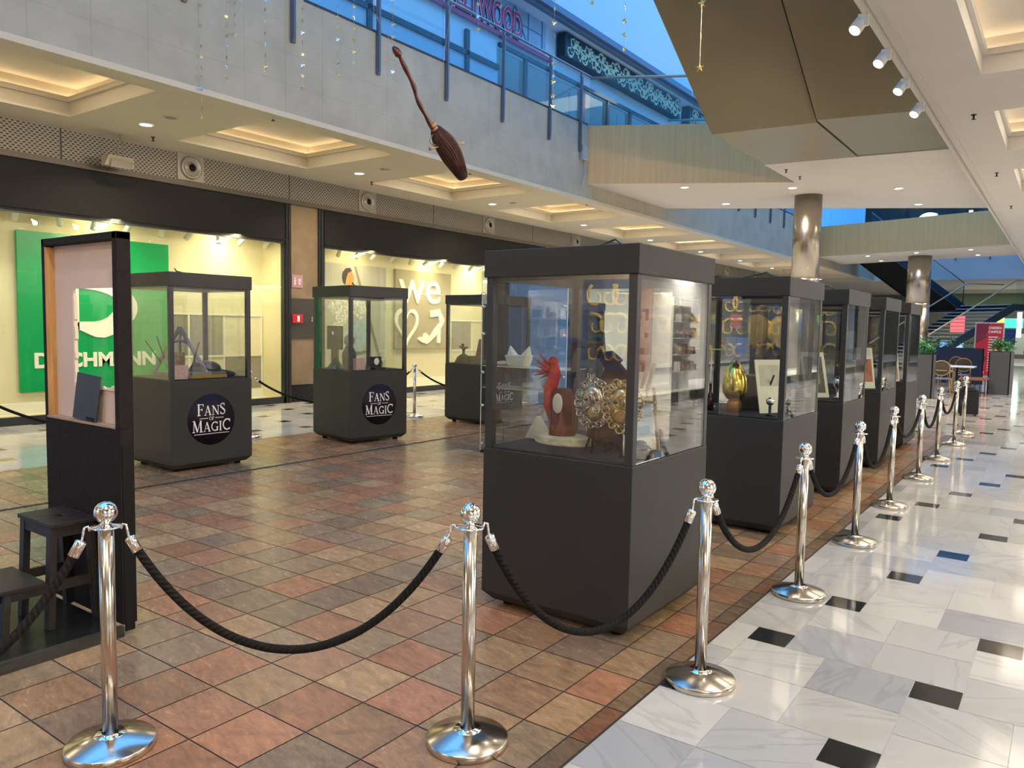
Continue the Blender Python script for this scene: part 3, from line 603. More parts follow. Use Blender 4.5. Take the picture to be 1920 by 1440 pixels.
# ================================================================== BRIDGES
def zp(px_, py_, z): p = onZ(px_, py_, z); return (p.x, p.y)
BZ = 4.98
def slab(name, poly, z0, z1, m, label=None, kind=True):
    g = MB(); a = [g.bm.verts.new((x, y, z0)) for x, y in poly]; b = [g.bm.verts.new((x, y, z1)) for x, y in poly]; g._f(a[::-1]); g._f(b); n = len(a)
    for i in range(n): g._f([a[i], a[(i+1) % n], b[(i+1) % n], b[i]])
    return struct(name, g, m, 0, label)
k1 = (17.857 - 15.686) / (9.302 - 5.2)
n0 = (XF, 15.69); n1 = (-1.70, 15.69 + k1*(9.29 - 1.7)); f0 = (XF, 19.95); f1 = (-1.70, 24.05); lx = -5.19; ly = 15.69 + k1*(9.29 - 5.19)
def facing(name, p, q, z0, z1, th, m, label=None):
    p = Vector((*p, 0)); q = Vector((*q, 0)); d = (q - p).normalized(); n = Vector((-d.y, d.x, 0)); p = p - n*.012; q = q - n*.012; n = n*th
    g = MB(); v = [g.bm.verts.new((a.x, a.y, z)) for z in (z0, z1) for a in (p, q, q + n, p + n)]
    for f in ((0,3,2,1),(4,5,6,7),(0,1,5,4),(1,2,6,5),(2,3,7,6),(3,0,4,7)): g._f([v[i] for i in f])
    return struct(name, g, m, 0, label)
slab('ceiling', [n0, (lx, ly), (lx, 15.70), (-1.70, 16.05), f1, f0], BZ, BZ + .25, SOFFITR, 'white underside of the near footbridge')
facing('wall_front', n0, n1, BZ + .004, 6.30, .06, WOODF, 'light wood veneer side of the near footbridge')
facing('wall_front', (f0[0], f0[1] - .06), (f1[0], f1[1] - .06), BZ + .004, 6.30, .06, WOODF)
slab('floor', [n0, n1, f1, f0], 6.05, 6.15, mat('bridge_deck', (.3, .3, .3), .5))
def bridge_rail(p, q, label):
    p = Vector((*p, 0)); q = Vector((*q, 0)); L = (q - p).length; t = thing('bridge_railing', label, 'railing', (p.x, p.y, 6.30), math.atan2(q.y - p.y, q.x - p.x))
    g = MB(); g.tube([(0, .03, 1.08), (L, .03, 1.08)], .032, 12); g.build('handrail', mat('satin_tan_rail', (.45, .38, .28), .35, .6), t)
    n = int(L/1.9)
    for i in range(n): g = MB(); g.box((i*L/n + .01, .02, 0), ((i+1)*L/n - .01, .032, 1.05)); g.build('glass_panel', BALGLASS, t)
bridge_rail(n0, (-5.19, ly), 'glass railing with tan handrail on the near wood clad footbridge'); bridge_rail(f0, (-5.19, 19.95 + .54*4.1), 'glass railing along the far side of the near footbridge')
# far bridge
a0 = (XF, 35.95); a1 = (-1.70, 33.75); c0 = (XF, 40.4); c1 = (-1.70, 38.2)
slab('ceiling', [a0, a1, c1, c0], BZ, BZ + .25, SOFFITR, 'white underside of the far footbridge')
facing('wall_front', a0, a1, BZ + .004, 6.30, .06, WOODF, 'light wood veneer side of the far footbridge'); facing('wall_front', (c0[0], c0[1] - .06), (c1[0], c1[1] - .06), BZ + .004, 6.30, .06, WOODF)
bridge_rail(a0, a1, 'glass railing on the far wood clad footbridge')
t = thing('lit_sign', 'white glowing script sign above the far footbridge', 'sign', (-6.6, 44.5, 7.2)); g = MB(); g.box((-2.6, .02, -.8), (5.5, .12, 2.4)); g.build('backing', BLACK, t)
text('lettering', 'Carls Jr', 1.5, frame((-.2, 0, -.45), (1, 0, .0), (0, 0, 1)), emis('neon_white', (.75, .95, 1), 3.5), t, .02, .02)
# escalator with bronze underside
PL = -5.16
t = thing('escalator', 'bronze panelled underside of an escalator rising overhead towards the camera', 'escalator', (PL, 15.70, BZ))
def esc_panel(name, x0, x1, gap):
    yk = 12.83 - 15.70; sl = math.tan(math.radians(30.6)); L = 9.5
    g = MB(); ys = (0.0, yk, yk - L); zs = (0.0, 0.0, L*sl); x0 -= PL; x1 -= PL; x1a = x1 - gap
    v = []
    for y, z in zip(ys, zs): v.append([g.bm.verts.new(p) for p in ((x0, y, z), (x1a, y + (x1a)*.10*(0 if y < -3 else .9), z), (x1a, y, z + 1.15), (x0, y, z + 1.15))])
    for a, b in zip(v, v[1:]):
        for i in range(4): g._f([a[i], a[(i+1) % 4], b[(i+1) % 4], b[i]])
    g._f(v[0][::-1]); g._f(v[-1]); return g.build(name, GOLDPAN, t)
esc_panel('underside_panel', PL, -3.455, .02); esc_panel('underside_panel', -3.435, -1.72, 0)
for x in (PL + .1, -1.85):
    g = MB(); yk = -2.87; sl = math.tan(math.radians(30.6)); x -= PL
    g.tube([(x, 0, 2.05), (x, yk, 2.05), (x, yk - 9.5, 2.05 + 9.5*sl)], .05, 8); g.build('handrail', BLACKM, t)
# columns
def column(x, y, r, label):
    t = thing('column', label, 'column', (x, y, 0))
    g = MB(); g.lathe([(r, 0), (r, 2.78)], n=48); g.build('lower_shaft', BRUSH, t)
    g = MB(); g.lathe([(r*.985, 2.78), (r*.985, 2.80), (r*1.005, 2.80), (r*1.005, 2.96), (r*.985, 2.96)], n=48); g.build('polished_band', STEEL, t)
    g = MB(); g.lathe([(r, 2.96), (r, BZ)], n=48); g.build('upper_shaft', BRUSH, t)
column(-5.40, 19.75, .325, 'tall round brushed steel column under the near footbridge')
column(-5.43, 37.3, .46, 'round brushed steel column under the far footbridge, by the stairs')
# ================================================================== DOWNLIGHTS
DL = emis('downlight_disc', (1, .93, .80), 22)
d0 = None
def downlight(x, y, z, label, group, power=0, r=.085):
    global d0
    if d0 is None:
        d0 = thing('downlight', label, 'light', (x, y, z), 0, group)
        g = MB(); g.lathe([(.115, 0), (.115, -.008), (.088, -.012), (.088, 0)], n=24, cap=False); g.build('rim', WHITE, d0)
        g = MB(); g.lathe([(.088, -.004), (.001, -.0045)], n=24); g.build('lens', DL, d0)
    else: copy_tree(d0, (x, y, z), 0, label, group)
    if power: area('downlight_lamp', (x, y, z - .02), .17, power, (1, .84, .64), shape='DISK', spread=2.3)
for (px_, py_) in ((1284,351), (1486,352), (1361,382), (1685,353), (1722,383)):
    x, y = zp(px_, py_, BZ); downlight(x, y, BZ, 'bright round downlight under the near footbridge', 'downlights of the near footbridge', 110)
for (px_, py_) in ((1627,480), (1652,489), (1718,474), (1820,468), (1834,478)):
    x, y = zp(px_, py_, BZ); downlight(x, y, BZ, 'bright round downlight under the far footbridge', 'downlights of the far footbridge', 60)
for k, (a, b) in enumerate(LY):
    yy = b + .85
    if yy < 47: downlight(-11.6 if k else -11.6, yy, ZC, 'round downlight between coffers of the left ceiling', 'downlights in the left ceiling', 50)
    if yy < 40: area('gallery_fill', (-10.9, (a + b)/2, ZC + .30), 1.8, 30, WARM, (0, 0, 0), 1.8)
for k, (a, b) in enumerate(RY):
    yy = b + .88
    if -6 < yy < 47:
        downlight(2.4, yy, ZC, 'round downlight between coffers of the right ceiling', 'downlights in the right ceiling', 0)
        area('downlight_lamp', (2.4, yy, ZC - .03), .17, 70, NEUT, shape='DISK', spread=2.4)
    if yy < 40: area('gallery_fill', (.15, (a + b)/2, ZC + .30), 1.8, 38, (1, .86, .68), (0, 0, 0), 1.8)
# four spots on the right ceiling edge, plus unseen ones added for atrium light
t = None
SPL = emis('edge_spot_lens', (1, .95, .85), 30)
for k, y in enumerate((7.80, 8.88, 10.0, 11.13, 5.6, 3.4, 1.2, -1.0, -3.2)):
    lab = 'small white cylinder spotlight on the edge of the right ceiling, %s of the visible row' % ('nearest', 'second', 'third', 'farthest')[k] if k < 4 else 'added white cylinder spotlight on the right ceiling edge, unseen above the frame, warming the atrium'
    if t is None:
        t = thing('edge_spotlight', lab, 'spotlight', (-1.76, y, 4.48)); e0 = t
        g = MB(); M = Matrix.Rotation(-.6, 4, 'X') @ Matrix.Rotation(PI + .35, 4, 'Y'); g.lathe([(.04, -.09), (.055, -.08), (.06, .06), (.05, .06)], n=20, M=M); g.build('housing', SPB, t)
        g = MB(); g.lathe([(.050, .061), (.001, .062)], n=20, M=M); g.build('lens', SPL, t)
        g = MB(); g.box((0, -.02, -.01), (.09, .02, .10)); g.build('bracket', SPB, t)
    else: c_ = copy_tree(e0, (-1.76, y, 4.48), 0, lab, 'added edge spotlights above the frame' if k > 3 else None)
    l = bpy.data.lights.new('edge_spot', 'SPOT'); l.energy = 190; l.color = (1, .84, .66); l.spot_size = 2.6; l.spot_blend = .6; l.shadow_soft_size = .06; o = bpy.data.objects.new('edge_spot', l); o.location = (-1.84, y, 4.36); o.rotation_euler = (0, 1.0, 0); COL.objects.link(o)
# right atrium edge
g = MB(); g.box((-1.70, -6, ZC + .0), (-1.66, YE, 6.30)); struct('wall_right', g, STONE); g = MB(); g.box((-1.72, -6, ZC - .05), (-1.68, YE, ZC + .04)); g.box((-1.58, -6, ZC - .008), (-1.56, YE, ZC)); struct('trim_7', g, SOFFITR, label='thin edge trim of the right ceiling')
balustrade('balustrade', 'glass railing on the right balcony, above the frame', [-4 + 1.7*k for k in range(4, 11)], -1.62, 2.8, 13.1)
g = MB(); g.box((-1.5, -6, 6.1), (2.0, YE, 6.28)); struct('floor', g, mat('upper_floor_slab'))
g = MB(); g.box((2.0, -6, 6.28), (2.2, 50, 15.5)); struct('wall_right', g, BLUEWALL)
# sprinklers
t = None
for k, (px_, py_, z) in enumerate(((512,218,ZC),(287,257,ZC),(881,321,ZC),(697,341,ZC),(1100,380,ZC),(1826,215,ZC),(1869,324,ZC),(1896,386,ZC),(1474,318,BZ),(1500,331,BZ))):
    x, y = zp(px_, py_, z); z -= .0
    side = 'left' if px_ < 1400 else ('right' if px_ > 1800 else 'bridge')
    lab = 'small dark fire sprinkler head on the %s ceiling' % side; gr = 'sprinklers on the %s ceiling' % side
    if t is None:
        t = thing('sprinkler', lab, 'sprinkler', (x, y, z), 0, gr); g = MB(); g.lathe([(.012, 0), (.012, -.05), (.005, -.06)], n=10); g.build('body', BLACK, t); g = MB(); g.lathe([(.035, -.008), (.035, 0)], n=14); g.build('rosette', BLACK, t); g = MB(); g.lathe([(.028, -.066), (.028, -.06)], n=10); g.build('deflector', BLACK, t)
    else: copy_tree(t, (x, y, z), 0, lab, gr)
for k, (px_, py_) in enumerate(((321,220), (722,317), (963,380))):
    x, y = zp(px_, py_, ZC); t = thing('ceiling_speaker', ['round ceiling loudspeaker between the first and second left coffers', 'round ceiling loudspeaker just below the hanging broom', 'round ceiling loudspeaker between the farther left coffers'][k], 'speaker', (x, y, ZC)); g = MB(); g.lathe([(.12, -.006), (.12, 0)], n=24); g.build('rim', SOFFIT, t); g = MB(); g.lathe([(.085, -.009), (.085, 0)], n=24); g.build('grille', GREY, t)
# ================================================================== FAR END, STAIRS
g = MB(); g.box((-14, YE, ZC), (4.5, YE + .25, 6.30)); struct('wall_back', g, BLUEWALL, label='pale balcony fascia closing the far end of the atrium')
g = MB(); g.box((-14, YE + .25, ZC), (12, 70, ZC + .2)); struct('ceiling', g, SOFFITR)
g = MB(); g.box((-14, 53, 6.2), (4.5, 53.2, 15.5)); struct('wall_back', g, mat('upper_back_wall', (.55, .65, .75), .8))
g = MB(); g.box((-14, 66, 0), (12, 66.2, ZC)); struct('wall_back', g, mat('far_wall', (.13, .14, .12), .8))
g = MB(); g.box((-14.2, 48, 0), (-14, 70, ZC)); g.box((11.8, 48, 0), (12, 70, ZC)); struct('wall_right', g, mat('far_wall'))
balustrade_t = thing('balustrade', 'glass railing on the balcony across the far end', 'railing', (-8.8, YE, 6.3)); g = MB(); g.box((0, -.01, 0), (8.5, .0, 1.0)); g.build('glass_panel', BALGLASS, balustrade_t)
for k in range(6): g = MB(); g.box((.3 + k*1.6, -.06, -.66), (.36 + k*1.6, -.01, 1.05)); g.build('post', mat('grey_steel_post'), balustrade_t)
for y in (52, 58, 63): area('far_light', (-3, y, ZC - .1), 12, 230, NEUT, (0, 0, 0), 1)
NAVY = mat('navy_steel', (.012, .035, .075), .4, .2); TREAD = mat('stair_tread', (.35, .42, .45), .5)
W_ = Vector((.75, -.66, 0)); A_ = Vector((.66, .75, 0))
sb = Vector(onZ(1728, 692, 0)); sb = Vector((-7.9, 40.6, 0))
t = thing('staircase', 'open riser staircase in dark navy steel at the far end', 'staircase', tuple(sb))
nst = 18; RZ = 3.1/nst; RN = .30; Wd = 2.9
def P3(a, w, z): return A_*a + W_*w + Vector((0, 0, z))
for i in range(nst):
    g = MB(); M = Matrix((A_, W_, (0, 0, 1))).transposed().to_4x4(); M.translation = P3(i*RN, 0, (i+1)*RZ); g.box((0, 0, -.04), (.30, Wd, 0), M); g.build('tread', TREAD, t)
RL = nst*RN
for wv in (0, Wd):
    g = MB(); g.bar(P3(-.1, wv, -.05), P3(RL, wv, 3.0), .07, .34); g.build('stringer', NAVY, t)
    g = MB(); g.tube([P3(0, wv, 1.15), P3(RL, wv, 4.2), P3(RL + 2.2, wv, 4.2)], .035, 8); g.build('handrail', mat('satin_tan_rail'), t)
g = MB(); M = Matrix((A_, W_, (0, 0, 1))).transposed().to_4x4(); M.translation = P3(RL, -2.9, 3.1); g.box((0, 0, -.30), (2.2, 2.9 + Wd, 0), M); g.build('landing', NAVY, t)
g = MB()
for i in range(nst): M = Matrix((A_, W_, (0, 0, 1))).transposed().to_4x4(); M.translation = P3(RL - (i+1)*RN, -2.8, 3.1 + (i+1)*RZ*1.03); g.box((0, 0, -.05), (.32, 2.5, 0), M); 
g.build('upper_treads', BLACK, t)
g = MB(); q0, q1 = P3(RL, -2.8, 2.98), P3(RL - nst*RN, -2.8, 6.18); q2, q3 = P3(RL - nst*RN, -.35, 6.18), P3(RL, -.35, 2.98)
g.quad(q0, q1, q2, q3); g.quad(*[v + Vector((0, 0, -.08)) for v in (q0, q1, q2, q3)]); g.build('upper_soffit', BLACKM, t)
for wv in (-2.85, -.30):
    g = MB(); g.bar(P3(RL + .2, wv, 2.95), P3(RL - nst*RN, wv, 6.25), .07, .36); g.build('stringer', NAVY if wv > -1 else BLACK, t)
g = MB(); g.quad(P3(RL, -.3, 3.2), P3(RL - nst*RN, -.3, 6.4), P3(RL - nst*RN, -.3, 7.4), P3(RL, -.3, 4.2)); g.build('glass_panel', BALGLASS, t)
g = MB(); g.tube([P3(RL + .1, -.3, 3.1), P3(RL + .1, -.3, 4.25), P3(RL - nst*RN, -.3, 7.45)], .03, 8); g.build('handrail', mat('grey_steel_post'), t)
g = MB(); g.quad(P3(RL, Wd, 3.1), P3(RL + 2.2, Wd, 3.1), P3(RL + 2.2, Wd, 4.15), P3(RL, Wd, 4.15)); g.build('glass_panel', BALGLASS, t)
# colourful far shops
rs = random.Random(3)
def farbox(name, lab, cat, px_, py_, w_, h_, Y, m, grp=None):
    p = onY(px_, py_, Y); g = MB(); k = Y*1.24/FPX*1.0; g.box((p.x - w_*k/2, Y, p.z - h_*k/2), (p.x + w_*k/2, Y + .25, p.z + h_*k/2)); return tag(g.build(name, m, None, .02), lab, cat, grp)
farbox('lit_sign', 'bright green lit sign of a far shop, right of the stairs', 'sign', 1892, 606, 30, 12, 58, emis('green_sign', (.05, .9, .35), 2.5))
farbox('lit_sign', 'small yellow lit sign of a far shop, right of the stairs', 'sign', 1879, 602, 4, 14, 57.4, emis('yellow_sign', (1, .75, .15), 2.0))
farbox('lit_sign', 'lime round lit sign in a far shop beside the yellow sign', 'sign', 1871, 600, 5, 9, 57.4, emis('lime_sign', (.5, .9, .1), 2.5))
farbox('light_column', 'white glowing upright light in a far shop at the right edge', 'light', 1911, 606, 5, 36, 57, emis('white_tube', (1, 1, 1), 3.5))
farbox('lit_display', 'blue illuminated display seen through the open stair', 'display', 1774, 660, 16, 26, 56, emis('blue_display', (.12, .35, 1), 1.6))
farbox('lit_display', 'white and blue shop display seen through the stair treads', 'display', 1793, 660, 14, 26, 55.4, emis('pale_display', (.5, .7, 1), 1.1))
farbox('lit_sign', 'red glowing sign seen through the stair treads', 'sign', 1795, 607, 16, 22, 56, emis('red_sign', (1, .12, .12), 2.0))
farbox('shop_counter', 'pale lit shop counter under the far green sign', 'counter', 1895, 645, 60, 26, 58.6, mat('pale_counter', (.55, .6, .5), .6))
farbox('merchandise_stand', 'blue merchandise stand near the red poster', 'stand', 1893, 632, 12, 20, 50, mat('blue_stand', (.05, .12, .4), .6))
farbox('shop_display', 'dark green shop display far behind the stair landing', 'display', 1840, 562, 90, 16, 60, mat('green_black', (.04, .07, .03), .6))
# ================================================================== RIGHT SIDE (seen in reflections)
g = MB()
for a, b in ((-7, -6.4), (-.4, .2), (5.4, 6.0), (12.4, 13.0), (19.6, 20.2), (27, 27.6), (36, 36.6), (47.4, 48)): g.box((XR - .05, a, 0), (XR + .3, b, 3.4))
g.box((XR - .05, -7, 3.3), (XR + .3, YE, ZC)); struct('wall_right', g, mat('right_pilaster', (.10, .10, .11), .4))
g = MB(); g.box((XR - .02, -7, 0), (XR + .1, 48, .22)); struct('baseboard_right', g, mat('black_granite'))
g = MB(); g.box((XR + 3, -7, 0), (XR + 3.1, 48, 3.5)); g.box((XR + .3, -7, 3.4), (XR + 3, 48, 3.5)); g.box((XR, -7, -.04), (XR + 3, 48, .0)); struct('wall_right', g, mat('white_shop_wall', (.78, .74, .74), .7))
g = MB(); g.box((XR + .02, -7, .22), (XR + .03, YE, 3.3)); struct('window_6', g, SHOPGLASS, label='shop windows along the right side')
for y in (-3, 3, 9.2, 16.3, 23.5, 32): area('shop_light', (XR + 1.4, y, 3.35), 5, 420, (1, .93, .86), (0, 0, 0), 1.6)
cols = ((.5, .35, .3), (.7, .6, .5), (.15, .15, .18), (.6, .5, .45), (.35, .2, .15), (.8, .78, .75))
for k in range(16):
    y = -5 + k*1.75 + .3*(k % 3)
    t = thing('shelf_unit', 'white shelving with goods in the right hand shops, seen as a reflection', 'shelf', (XR + 1.3 + .5*(k % 2), y, 0), 0, 'shelving in the right hand shops')
    g = MB(); g.box((.28, -.62, 0), (.32, .62, 2.3))
    for z in (.5, .95, 1.4, 1.85): g.box((0, -.62, z), (.3, .62, z + .025))
    g.build('frame', WHITE, t)
    g = MB()
    for z in (.525, .975, 1.425, 1.875):
        yy = -.55
        while yy < .5:
            h = rs.uniform(.06, .3); w2 = rs.uniform(.05, .16); g.mi = rs.randrange(6); g.box((.05, yy, z), (.22, yy + w2, z + h)); yy += w2 + rs.uniform(.02, .12)
    g.build('goods', [mat('goods_%d' % i, c, .6) for i, c in enumerate(cols)], t)
    # noqa
# wall behind the camera
g = MB(); g.box((XW - 1, -7.2, 0), (XR + 3, -7, 6.3)); struct('wall_back', g, mat('back_wall_stone', (.42, .33, .23), .7))
slab('ceiling', [(XF, -7), (-1.7, -7), (-1.7, -3.6), (XF, -3.6)], BZ, BZ + .25, SOFFITR)  # added unseen slab, keeps blue sky light off the back wall
slab('wall_back', [(XF, -3.6), (-1.7, -3.6), (-1.7, -3.5), (XF, -3.5)], BZ, 6.3, WOODF)  # wood front of the added slab, unseen, also blocking sky light
area('downlight_lamp', (-5.5, -5.2, BZ - .05), 1.2, 90, WARM)  # added lamp without a fixture, warms the wall behind the camera
g = MB(); g.box((XF, -7.1, 6.3), (2, -7, 15.5)); struct('wall_back', g, BLUEWALL)
# ================================================================== DISPLAY CASES
def case(name, label, near, w, d, s, rz, decal=None, zc=2.08, zb=.94, door=True, cable=True, group=None, disc=False):
    """near = floor position of the +X/-Y corner nearest to the camera"""
    c, sn = math.cos(rz), math.sin(rz)
    ox = near[0] + (-w/2)*c - (d/2)*sn; oy = near[1] + (-w/2)*sn + (d/2)*c
    t = thing(name, label, 'display case', (ox, oy, 0), rz, group)
    a, b = w/2, d/2; zg = zc - .152
    g = MB(); g.frust((0, 0, .03), (a - .05, b - .05), (0, 0, .085), (a, b)); g.box((-a, -b, .085), (a, b, zb)); g.build('base', CASE, t, .004)
    for sx in (-1, 1):
        for sy in (-1, 1):
            g = MB(); g.lathe([(.035, 0), (.035, .032)], (sx*(a - .12), sy*(b - .12), 0), 12); g.build('foot', BLACKM, t)
            g = MB(); x0, y0 = sx*(a - .028), sy*(b - .028); g.box((x0 - .024, y0 - .024, zb), (x0 + .024, y0 + .024, zg)); g.build('post', CASEF, t, .003)
    g = MB(); g.box((-a + .02, -b + .02, zb), (a - .02, b - .02, zb + .012)); g.build('deck', DECK, t)
    for sy in (-1, 1):
        g = MB(); y0 = sy*(b - .010); g.box((-a + .055, y0 - .003, zb + .005), (a - .055, y0 + .003, zg)); g.build('glass_panel', GLASS, t)
    for sx in (-1, 1):
        g = MB(); x0 = sx*(a - .010); g.box((x0 - .003, -b + .055, zb + .005), (x0 + .003, b - .055, zg)); g.build('glass_panel', GLASS, t)
    g = MB(); g.box((-a - .008, -b - .008, zg), (a + .008, b + .008, zc)); g.build('canopy', CASE, t, .004)
    g = MB(); g.box((-a + .05, -b + .05, zg - .02), (a - .05, b - .05, zg)); g.build('light_tray', CASEF, t)
    if cable:
        g = MB(); r = random.Random(int(near[1]*10)); x = -a*.3; pts = [(-a*.5, b*.2, zc + .01), (-a*.2, 0, zc + .03), (a*.2, -b*.4, zc + .035), (a*.5, -b*.6, zc + .05), (a*.62, -b*.62, zc + .01)]; g.tube(pts, .006, 8); g.build('cable', mat('dark_green_cable', (.02, .05, .035), .5), t)
    if decal:
        yy, zz, r_, k = decal; M = frame((a + .0015, yy, zz), (0, 1, 0), (0, 0, 1))
        if disc:
            g = MB(); g.lathe([(r_, -.001), (r_, .001)], n=56, M=M); dk = g.build('round_decal', DISC, t); magic_lettering('lettering', M @ Matrix.Translation((0, 0, .0025)), k, dk); return t
        magic_lettering('lettering', M @ Matrix.Translation((0, 0, .0025)), k, t)
    return t
RX = -1.78
case('display_case', 'nearest and largest grey glass display case, with a red bird sculpture inside', (RX, 3.53), .97, 1.0, 1, 0)
case('display_case', 'second grey glass case of the right row, with a golden egg inside', (RX - .02, 6.17), .97, 1.02, 1, 0)
case('display_case', 'third grey glass case of the right row, with a framed picture standing inside', (RX - .02, 8.15), .97, 1.0, 1, 0)
case('display_case', 'fourth grey glass case of the right row', (RX - .03, 10.1), .97, 1.0, 1, 0)
case('display_case', 'fifth and farthest grey glass case of the right row', (RX - .05, 12.0), .97, 1.0, 1, 0)
def dec(px_, py_, X): return onX(px_, py_, X)
case('display_case', 'left row glass case nearest the black frame, with a triangle symbol inside', (-7.74, 4.49), .97, .98, 1, -.04, (-.02, .555, .285, .405), 2.165, 1.0, disc=True)
case('display_case', 'middle left row glass case with a small monitor inside and a round logo', (-7.86, 7.13), .97, .95, 1, -.17, (.0, .53, .285, .405), 2.165, 1.0, disc=True)
case('display_case', 'third left row glass case, half hidden behind the nearest large case', (-7.77, 10.0), .92, 1.0, 1, -.05, (.0, .52, .285, .405), 2.165, 1.0, disc=True)
case('display_case', 'far left row glass case, seen through the nearest large case', (-7.9, 13.2), .97, 1.0, 1, -.0, (.0, .55, .285, .405), 2.165, 1.0, disc=True)
# ================================================================== STANCHIONS AND ROPES
SB = [(2.907*-1, 1.421), (-1.845, 2.293), (-1.317, 3.373), (-1.291, 4.902), (-1.281, 6.41), (-1.306, 7.985), (-1.313, 9.747), (-1.333, 11.42), (-1.323, 13.159), (-1.361, 14.75)]
SL = ['polished steel stanchion in the left foreground, beside the step stool', 'polished steel stanchion in the centre foreground, on brown tiles', 'polished steel stanchion in front of the nearest case, at the marble edge'] + ['%s steel stanchion along the marble edge, counted from the camera' % w_ for w_ in ('second', 'third', 'fourth', 'fifth', 'sixth', 'seventh', 'farthest')]
t = thing('stanchion', SL[0], 'stanchion', (*SB[0], 0)); s0 = t
g = MB(); g.lathe([(.001, 0), (.158, 0), (.162, .004), (.162, .027), (.158, .031), (.060, .057), (.056, .058), (.001, .058)], n=64, cap=False); g.build('base', STEEL, t)
g = MB(); g.lathe([(.055, .057), (.053, .061), (.031, .061), (.031, .066)], n=40, cap=False); g.build('base_cover', CHROME, t)
g = MB(); g.lathe([(.0275, .058), (.0275, .866)], n=32); g.build('pole', STEEL, t)
g = MB(); g.lathe([(.026, .862), (.055, .866), (.056, .870), (.050, .873), (.028, .876), (.019, .881), (.014, .886), (.015, .890)], n=36); cl = g.build('collar', CHROME, t)
g = MB(); g.ball((0, 0, .924), .0415, 36, 22, (1, 1, 1)); g.build('ball_top', CHROME, cl)
for i in range(1, 10): copy_tree(s0, (*SB[i], 0), 0, SL[i])
LP_ = [(-9.65, 3.2), (-9.42, 6.65), (-9.45, 10.1), (-9.45, 13.4)]
for i, lab in enumerate(('steel stanchion at the far left behind the black frame', 'steel stanchion right of the triangle symbol case', 'steel stanchion between the middle and third left cases', 'steel stanchion beyond the third left case')): copy_tree(s0, (*LP_[i], 0), 0, lab)
def rope_mat():
    m = mat('braided_rope', (.012, .0095, .008), .9, noise=.25, spec=.2, nscale=60); N, L = nodes(m); b = N['Principled BSDF']
    tc = N.new('ShaderNodeAttribute'); tc.attribute_name = 'rope'; 
    wv = N.new('ShaderNodeTexWave'); wv.inputs['Scale'].default_value = 1; 
    mp = N.new('ShaderNodeMapping'); mp.inputs['Rotation'].default_value = (0, 0, .0); L.new(tc.outputs['Vector'], wv.inputs['Vector']); bp = N.new('ShaderNodeBump'); bp.inputs['Strength'].default_value = .7; bp.inputs['Distance'].default_value = .006
    wv.wave_type = 'BANDS'; wv.bands_direction = 'DIAGONAL'
    L.new(wv.outputs['Fac'], bp.inputs['Height']); L.new(bp.outputs[0], b.inputs['Normal'])
    return m
ROPE = rope_mat()
def rope(p, q, zlow, label, za=.862, zb_=.862, r=.0165):
    p = Vector((*p, 0)); q = Vector((*q, 0)); d = (q - p).normalized(); t = thing('barrier_rope', label, 'rope', tuple(p))
    A = d*.066 + Vector((0, 0, za)); B = (q - p) - d*.066 + Vector((0, 0, zb_)); n = 48; L_ = (B - A).length
    def f(u):
        v = A.lerp(B, u); k = (2*u - 1); v.z -= (za - zlow)*(1 - (math.cosh(1.5*k) - 1)/(math.cosh(1.5) - 1)); return v
    pts = [f(i/n) for i in range(n + 1)]
    # arc-length trimming for ferrules
    def at(s):
        acc = 0
        for a, b in zip(pts, pts[1:]):
            l = (b - a).length
            if acc + l >= s: return a.lerp(b, (s - acc)/l)
            acc += l
        return pts[-1]
    tot = sum((b - a).length for a, b in zip(pts, pts[1:]))
    body = [at(.085 + (tot - .17)*i/60) for i in range(61)]
    g = MB(); g.tube(body, r, 14); o = g.build('rope', ROPE, t)
    me = o.data; at_ = me.attributes.new('rope', 'FLOAT_VECTOR', 'POINT'); nr = 14; S_ = (tot - .17)/60
    for i, v in enumerate(me.vertices): at_.data[i].vector = ((i // nr)*S_*26, (i % nr)/nr*2*PI/1.0*.32, 0)
    for s_, e_ in ((.035, .10), (tot - .035, tot - .10)):
        a, b = at(s_), at(e_); g = MB(); dd = (b - a); g.tube([a, a + dd*.08, a + dd*.2, a + dd*.25, b], [.006, .019, .0205, .020, .020], 18); g.build('ferrule', CHROME, t)
        c = at(.0 if s_ < .1 else tot); dv = (a - c); side = Vector((-d.y, d.x, 0))*.0; top = c + (d if s_ < .1 else -d)*-.010
        g = MB(); g.tube([top + Vector((0, 0, .0)), top + Vector((0, 0, .018)) + (c - top)*.6, c + Vector((0, 0, .014)) + (d if s_ < .1 else -d)*.008, c + (d if s_ < .1 else -d)*.012 - Vector((0, 0, .006)), a], .0048, 8); g.build('hook', CHROME, t)
RL_ = ['black rope between the left and centre foreground stanchions', 'black rope hanging in front of the nearest display case', 'black rope between the first and second stanchions at the marble edge', 'black rope between the second and third marble edge stanchions', 'black rope between the third and fourth marble edge stanchions', 'black rope between the fourth and fifth marble edge stanchions', 'black rope between the fifth and sixth marble edge stanchions', 'black rope between the sixth and seventh marble edge stanchions', 'black rope between the two farthest marble edge stanchions']
for i, z in enumerate([.385, .35, .48, .52, .50, .59, .52, .55, .56]): rope(SB[i], SB[i+1], z, RL_[i])
rope(SB[0], (-3.15, .10), .36, 'black rope running off the left edge of the picture from the foreground stanchion')
rope(LP_[0], LP_[1], .30, 'black rope behind the black frame at the far left'); rope(LP_[1], LP_[2], .38, 'black rope between the triangle symbol case and the middle left case'); rope(LP_[2], LP_[3], .42, 'black rope between the middle and third left cases')
